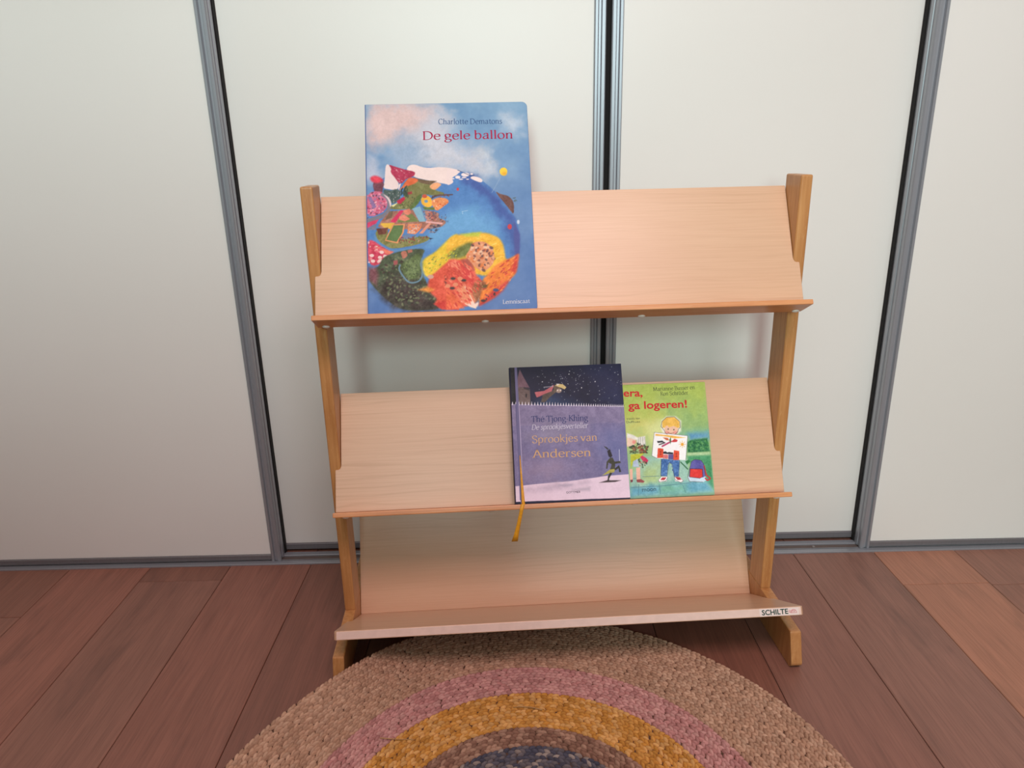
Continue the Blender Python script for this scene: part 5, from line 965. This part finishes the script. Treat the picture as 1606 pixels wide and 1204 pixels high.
def print_mesh(name, W, H, step, base, ops, seed, z, shape=None, wob=0.0, gain=1.16):
    gx, gy, img = paint(W, H, step, base, ops, seed, wob); ny, nx = gx.shape
    X, Y = gx.copy(), gy.copy()
    if shape is not None: X, Y = shape(X, Y)
    co = np.stack([X * .001, Y * .001, z(X, Y) if callable(z) else np.full(X.shape, z)], -1).reshape(-1, 3)
    idx = np.arange(nx * ny).reshape(ny, nx)
    F = np.stack([idx[:-1, :-1], idx[:-1, 1:], idx[1:, 1:], idx[1:, :-1]], -1).reshape(-1, 4)
    me = bpy.data.meshes.new(name); me.vertices.add(len(co)); me.vertices.foreach_set('co', co.ravel())
    me.loops.add(F.size); me.loops.foreach_set('vertex_index', F.ravel().astype(np.int32))
    me.polygons.add(len(F)); me.polygons.foreach_set('loop_start', np.arange(0, F.size, 4, dtype=np.int32))
    me.update(calc_edges=True)
    at = me.color_attributes.new('print_colour', 'FLOAT_COLOR', 'POINT')
    rgb = np.clip(lin(img.reshape(-1, 3)) * gain, 0, 1); rgba = np.concatenate([rgb, np.ones((len(rgb), 1))], 1)
    at.data.foreach_set('color', rgba.ravel().astype(np.float32)); return me

def rounded(W, H, r, corners):
    """outline in mm; corners: set of 'tr','br','tl','bl' to round"""
    out = []
    for key, cx, cy, a0 in (('br', W, 0, -R90), ('tr', W, H, 0), ('tl', 0, H, R90), ('bl', 0, 0, math.pi)):
        if key in corners:
            ox = cx - r if cx else r; oy = cy - r if cy else r
            out += [(ox + r * math.cos(a0 + k / 6 * R90), oy + r * math.sin(a0 + k / 6 * R90)) for k in range(7)]
        else: out.append((cx, cy))
    return out
def board(name, outline, z0, z1, mat, parent, bev=0.0004):
    return link(name, bm_mesh(prism_bm(outline, lambda a, b: (a * .001, b * .001, z0), lambda a, b: (a * .001, b * .001, z1)), name, bev, 1), mat, parent)
def book_empty(name, tier, u, n, extra=0.0):
    q = pl(tier, u, LIP_S + 0.0003, n); c, s = math.cos(PSI), math.sin(PSI); base = rack_world(0, V0, 0)
    return empty(name, (base.x + q[0] * c - q[1] * s, base.y + q[0] * s + q[1] * c, q[2]), (R90 - A, 0, PSI))
PRINT = mat_attr('printed_cover', 0.45, 0.0, 0.2)
def letters(spec, parent, z):
    for txt, style, col, p0, p1, xh in spec:
        link('lettering', text_mesh(txt, style, p0, p1, xh, lambda a, b: (a, b, z)), ink(col), parent)

# --- large board book with the globe
W, H = 270.6, 365.0
bk = book_empty('picture_book', 1, -0.3144, 0.0006)
tag(bk, 'large blue board book with painted globe, titled De gele ballon, alone on the top shelf', 'book')
def sky(x, y):
    t = np.clip(y / H, 0, 1)[..., None]; n = (fbm(x / 40, y / 40, 3) - .5)[..., None]; n2 = (fbm(x / 6, y / 6, 8) - .5)[..., None]
    return np.array([86, 122, 178.]) * (1 - t) + np.array([124, 162, 194.]) * t + n * np.array([44, 36, 22.]) + n2 * 10
board('back_cover', rounded(W, H, 9, {'tr', 'br'}), 0.0, 0.0016, ink((60, 90, 150)), bk)
board('page_block', rounded(W - .6, H - .6, 9, {'tr', 'br'}), 0.0017, 0.0116, M['page'], bk)
fc = board('front_cover', rounded(W, H, 9, {'tr', 'br'}), 0.0117, 0.0131, ink((70, 100, 160)), bk)
board('spine', [(-1.2, 0), (0, 0), (0, H), (-1.2, H)], 0.0004, 0.0128, ink((90, 110, 160)), bk, 0.0003)
def corner_in(X, Y):
    r = 8.6; X = 0.4 + X * (W - .8) / W; Y = 0.4 + Y * (H - .8) / H
    for oy, sg in ((H - .4 - r, 1), (r + .4, -1)):
        dy = np.clip((Y - oy) * sg, 0, r); lim = W - .4 - r + np.sqrt(np.maximum(r * r - dy * dy, 0)); X = np.where((dy > 0), X * lim / (W - .4), X)
    return X, Y
link('cover_print', print_mesh('cover_print', W, H, 0.85, sky, ART_BALLOON, 11, 0.01325, corner_in, 14.0, 1.0), PRINT, fc)
letters(TXT_BALLOON, bk, 0.01345)

# --- fairy-tale hardback with ribbon
W2, H2 = 200.6, 241.0
bk2 = book_empty('fairy_tale_book', 2, -0.0863, 0.0095)
tag(bk2, 'violet and navy hardback, Sprookjes van Andersen, with yellow ribbon on the middle shelf', 'book')
NV = ink((44, 48, 82)); VI = ink((112, 106, 146))
board('back_cover', rounded(W2, H2, 2, {'tr', 'br'}), 0.0, 0.0024, VI, bk2)
board('page_block', [(4, 3), (W2 - 4, 3), (W2 - 4, H2 - 3), (4, H2 - 3)], 0.0025, 0.0178, M['page'], bk2, 0)
fc2 = board('front_cover', rounded(W2, H2, 2, {'tr', 'br'}), 0.0179, 0.0202, VI, bk2)
sp = [(0.0 - 2.2 * math.sin(t), 10.1 - 10.1 * math.cos(t)) for t in np.linspace(0, math.pi, 9)] + [(2.5, 20.2), (2.5, 0)]
link('spine', bm_mesh(prism_bm(sp, lambda a, b: (a * .001 + .0004, 0.0, b * .001), lambda a, b: (a * .001 + .0004, H2 * .001, b * .001)), 'spine'), NV, bk2)
def night(x, y):
    n = (fbm(x / 16, y / 16, 5) - .5)[..., None]; n2 = (fbm(x / 4, y / 4, 6) - .5)[..., None]
    return np.array([26, 26, 52.]) + n * np.array([14, 14, 22.]) + n2 * 6
def hinge(X, Y): return 0.02042 - 0.0007 * np.exp(-((X - 10.5) / 2.0)**2)
link('cover_print', print_mesh('cover_print', W2, H2, 0.72, night, ART_TALES, 23, hinge, lambda X, Y: (0.2 + X * (W2 - .4) / W2, 0.2 + Y * (H2 - .4) / H2)), PRINT, fc2)
letters(TXT_TALES, bk2, 0.0206)
# ribbon: down the cover hinge, over the ledge, hanging free with a frayed end
def rib():
    path = [(10.6, 84, 20.9), (11.2, 60, 20.9), (12.0, 30, 21.1), (12.6, 6, 21.6), (12.8, 0.6, 22.6), (12.4, 0.5, 27.2), (11.0, -1.5, 29.2), (8.2, -13, 26.0), (3.6, -33, 17.0), (-1.2, -52, 8.0), (-4.4, -64, 2.6)]
    tw = [0.5, 1.3, 2.1, 2.8, 3.0, 3.2, 3.4, 3.2, 3.4, 4.2, 5.6]
    bm = bmesh.new(); rows = []
    for (a, b, z), w in zip(path, tw): rows.append([bm.verts.new(((a + k * w) * .001, b * .001, (z + (0.25 if k == 0 else 0)) * .001)) for k in (-1, 0, 1)])
    for i in range(len(rows) - 1):
        for k in range(2): bm.faces.new((rows[i][k], rows[i][k + 1], rows[i + 1][k + 1], rows[i + 1][k]))
    return bm
o = link('ribbon', bm_mesh(rib(), 'ribbon'), M['ribbon'], bk2, True); tag(o, 'yellow satin bookmark ribbon')
m_ = o.modifiers.new('thickness', 'SOLIDIFY'); m_.thickness = 0.0003

# --- slim green picture book behind it
W3, H3 = 204.6, 205.0
bk3 = book_empty('story_book', 2, 0.0663, 0.0004)
tag(bk3, 'slim green picture book half hidden behind the violet hardback, red title ending ga logeren!', 'book')
GN = ink((120, 160, 90))
board('back_cover', rounded(W3, H3, 2, {'tr', 'br'}), 0.0, 0.0018, GN, bk3)
board('page_block', [(3, 2), (W3 - 3, 2), (W3 - 3, H3 - 2), (3, H3 - 2)], 0.0019, 0.0066, M['page'], bk3, 0)
fc3 = board('front_cover', rounded(W3, H3, 2, {'tr', 'br'}), 0.0067, 0.0085, GN, bk3)
def meadow(x, y):
    t = np.clip(y / H3, 0, 1)[..., None]; n = (fbm(x / 24, y / 24, 15) - .5)[..., None]; n2 = (fbm(x / 5, y / 5, 16) - .5)[..., None]
    return np.array([140, 186, 150.]) * (1 - t) + np.array([166, 182, 96.]) * t + n * np.array([40, 26, 20.]) + n2 * 10
link('cover_print', print_mesh('cover_print', W3, H3, 0.70, meadow, ART_STAY, 37, 0.00868, lambda X, Y: (0.3 + X * (W3 - .6) / W3, 0.3 + Y * (H3 - .6) / H3)), PRINT, fc3)
letters(TXT_STAY, bk3, 0.00885)

# ------------------------------------------------------------------ braided jute rug
RC = np.array([0.0147, -0.7413]); RR = 0.497
rug = empty('round_rug', (RC[0], RC[1], 0))
tag(rug, 'round braided jute rug with natural, pink, mustard, brown and charcoal rings before the rack', 'rug')
TF = math.radians(139.0)
def ss(a, b, x): t = np.clip((x - a) / (b - a), 0, 1); return t * t * (3 - 2 * t)
def rug_warp(x, y, z):
    r = np.hypot(x, y); th = np.arctan2(y, x); w = np.exp(-(((th - TF + math.pi) % (2 * math.pi) - math.pi) / 0.36)**2) * ss(0.28, RR, r)
    k = (r - w * 0.066) / np.maximum(r, 1e-6)
    return x * k, y * k, z + w * 0.050
BANDS = [('natural_braid', 0.350, RR, [(186, 150, 126), (180, 144, 120), (192, 158, 134), (174, 138, 114)]),
         ('pink_braid', 0.288, 0.350, [(192, 142, 138), (182, 130, 126), (200, 152, 146)]),
         ('mustard_braid', 0.216, 0.288, [(202, 148, 76), (192, 136, 62), (212, 164, 100)]),
         ('brown_braid', 0.168, 0.216, [(150, 116, 98), (134, 100, 84), (168, 134, 114)]),
         ('charcoal_braid', 0.0, 0.168, [(92, 90, 100), (76, 76, 90), (150, 138, 132), (104, 98, 102)])]
JUTE = mat_attr('jute', 0.85, 0.5, 0.25)
PITCH = 0.0128
ringv = [(math.cos(k * math.pi / 4), math.sin(k * math.pi / 4)) for k in range(8)]
LV = np.array([(c, s, 0.0) for c, s in ringv] + [(c * .72, s * .72, .72) for c, s in ringv] + [(0, 0, 1.0)])
LF = [(i, (i + 1) % 8, 8 + (i + 1) % 8, 8 + i) for i in range(8)]
LT = [(8 + i, 8 + (i + 1) % 8, 16) for i in range(8)]
rng = np.random.default_rng(77)
for name, r0, r1, cols in BANDS:
    P, TH, CO, SZ = [], [], [], []
    nrow = int(round((RR - 0.003) / PITCH))
    for i in range(nrow):
        rc = RR - 0.003 - PITCH * (i + .5)
        if not (r0 <= rc < r1): continue
        for sgn in (-1, 1):
            r = rc + sgn * PITCH * .225; n = max(6, int(2 * math.pi * r / 0.0094)); ph = rng.random() * 6.28
            a = ph + np.arange(n) * 2 * math.pi / n + rng.normal(0, .0012, n) / max(r, .02)
            P.append(np.stack([r * np.cos(a), r * np.sin(a)], 1)); TH.append(a + R90 + sgn * 0.30 + rng.normal(0, .07, n))
            ci = rng.integers(len(cols), size=n); CO.append(lin(np.array(cols)[ci]) * (0.85 + rng.random((n, 1)) * .30))
            SZ.append(np.stack([0.0070 * (.92 + .2 * rng.random(n)), 0.0033 * (.92 + .2 * rng.random(n)), 0.0062 * (.9 + .2 * rng.random(n))], 1))
    P, TH, CO, SZ = map(np.concatenate, (P, TH, CO, SZ)); n = len(P)
    lx = LV[None, :, 0] * SZ[:, 0:1]; ly = LV[None, :, 1] * SZ[:, 1:2]; lz = LV[None, :, 2] * SZ[:, 2:3] + 0.0046
    c, s = np.cos(TH)[:, None], np.sin(TH)[:, None]
    X, Y, Z = rug_warp(P[:, 0:1] + lx * c - ly * s, P[:, 1:2] + lx * s + ly * c, lz)
    V = np.stack([X, Y, Z], -1).reshape(-1, 3)
    off = (np.arange(n) * 17)[:, None]
    q = np.concatenate([(off + np.array(f)[None]) for f in LF]); t = np.concatenate([(off + np.array(f)[None]) for f in LT])
    me = bpy.data.meshes.new(name); me.vertices.add(len(V)); me.vertices.foreach_set('co', V.ravel())
    loops = np.concatenate([q.ravel(), t.ravel()]).astype(np.int32)
    starts = np.concatenate([np.arange(len(q)) * 4, len(q) * 4 + np.arange(len(t)) * 3]).astype(np.int32)
    me.loops.add(len(loops)); me.loops.foreach_set('vertex_index', loops)
    me.polygons.add(len(starts)); me.polygons.foreach_set('loop_start', starts); me.update(calc_edges=True)
    at = me.color_attributes.new('print_colour', 'FLOAT_COLOR', 'POINT')
    rgba = np.concatenate([np.repeat(CO, 17, 0), np.ones((n * 17, 1))], 1); at.data.foreach_set('color', rgba.ravel().astype(np.float32))
    o = link(name, me, JUTE, rug, True); tag(o, kind='stuff')
# backing disc that closes the gaps between the braids
bm = bmesh.new(); NR, NA = 24, 96; rows = []
for z in (0.0054, 0.0006):
    for i in range(NR + 1):
        row = []
        for k in range(NA):
            r = (RR - 0.002) * i / NR; a = k * 2 * math.pi / NA; x, y, zz = rug_warp(np.array(r * math.cos(a)), np.array(r * math.sin(a)), z)
            row.append(bm.verts.new((float(x), float(y), float(zz))))
        rows.append(row)
for base in (0, NR + 1):
    for i in range(1 if False else 0, NR):
        for k in range(NA):
            f = (rows[base + i][k], rows[base + i][(k + 1) % NA], rows[base + i + 1][(k + 1) % NA], rows[base + i + 1][k])
            bm.faces.new(f)
for k in range(NA): bm.faces.new((rows[NR][k], rows[NR][(k + 1) % NA], rows[2 * NR + 1][(k + 1) % NA], rows[2 * NR + 1][k]))
bmesh.ops.remove_doubles(bm, verts=bm.verts, dist=1e-5)
link('backing', bm_mesh(bm, 'backing'), plain('jute_backing', (86, 62, 48), 0.9, 0, 0.2, 200), rug, True)
def straw(name, label, a, b, r, sag=0.004):
    bm = bmesh.new(); a, b = Vector(a), Vector(b); d = (b - a).normalized(); sd = d.cross(Vector((0, 0, 1))).normalized(); prev = None
    for i in range(9):
        t = i / 8; c = a.lerp(b, t) + sd * sag * math.sin(math.pi * t); rr = r * (1 - .5 * t)
        ring = [bm.verts.new(c + sd * rr * math.cos(q) + Vector((0, 0, rr * math.sin(q)))) for q in (0, 1.257, 2.513, 3.77, 5.027)]
        if prev:
            for k in range(5): bm.faces.new((prev[k], prev[(k + 1) % 5], ring[(k + 1) % 5], ring[k]))
        else: bm.faces.new(ring[::-1])
        prev = ring
    bm.faces.new(prev); o = link(name, bm_mesh(bm, name), M['straw'], None, True); tag(o, label, 'straw')
straw('straw', 'pale curved straw lying on the mustard ring of the rug', (0.0375, -0.4976, 0.0126), (-0.0097, -0.4904, 0.0126), 0.0010)
straw('straw', 'thin grey straw lying across the pink and mustard rings of the rug', (-0.2205, -0.5499, 0.0126), (-0.1657, -0.5541, 0.0126), 0.0009, 0.001)

# ------------------------------------------------------------------ sofa added behind the camera to block window light
shading_sofa = empty('shading_sofa', (-0.74, -2.35, 0))
tag(shading_sofa, 'high-backed grey sofa added out of view to block window light', 'shading_sofa')
box('seat_base', (-0.72, 0.72, -0.42, 0.30, 0.12, 0.34), M['fabric'], shading_sofa, 0.03, 3)
box('backrest', (-0.74, 0.74, 0.24, 0.42, 0.12, 1.05), M['fabric'], shading_sofa, 0.05, 3)
for sx in (-1, 1):
    box('armrest', tuple(sorted((sx * 0.72, sx * 0.88))) + (-0.44, 0.40, 0.12, 0.62), M['fabric'], shading_sofa, 0.04, 3)
    box('seat_cushion', tuple(sorted((sx * 0.01, sx * 0.70))) + (-0.40, 0.23, 0.345, 0.46), M['fabric'], shading_sofa, 0.03, 3)
    for sy in (-0.36, 0.34): box('leg', (sx * 0.80 - .025, sx * 0.80 + .025, sy - .025, sy + .025, 0, 0.118), M['beech_v'], shading_sofa, 0.004, 1)

# low upholstered bench added out of view to keep low window light off the rug
shading_bench = empty('shading_ottoman', (-0.22, -1.53, 0))
tag(shading_bench, 'long low grey upholstered ottoman added out of view to block low window light', 'shading_ottoman')
box('cushion', (-0.66, 0.66, -0.25, 0.25, 0.335, 0.46), M['fabric'], shading_bench, 0.03, 3)
box('base', (-0.64, 0.64, -0.23, 0.23, 0.06, 0.334), M['fabric'], shading_bench, 0.012, 2)
for sx in (-0.58, 0.58):
    for sy in (-0.18, 0.18): box('leg', (sx - .02, sx + .02, sy - .02, sy + .02, 0, 0.059), M['beech_v'], shading_bench, 0.003, 1)
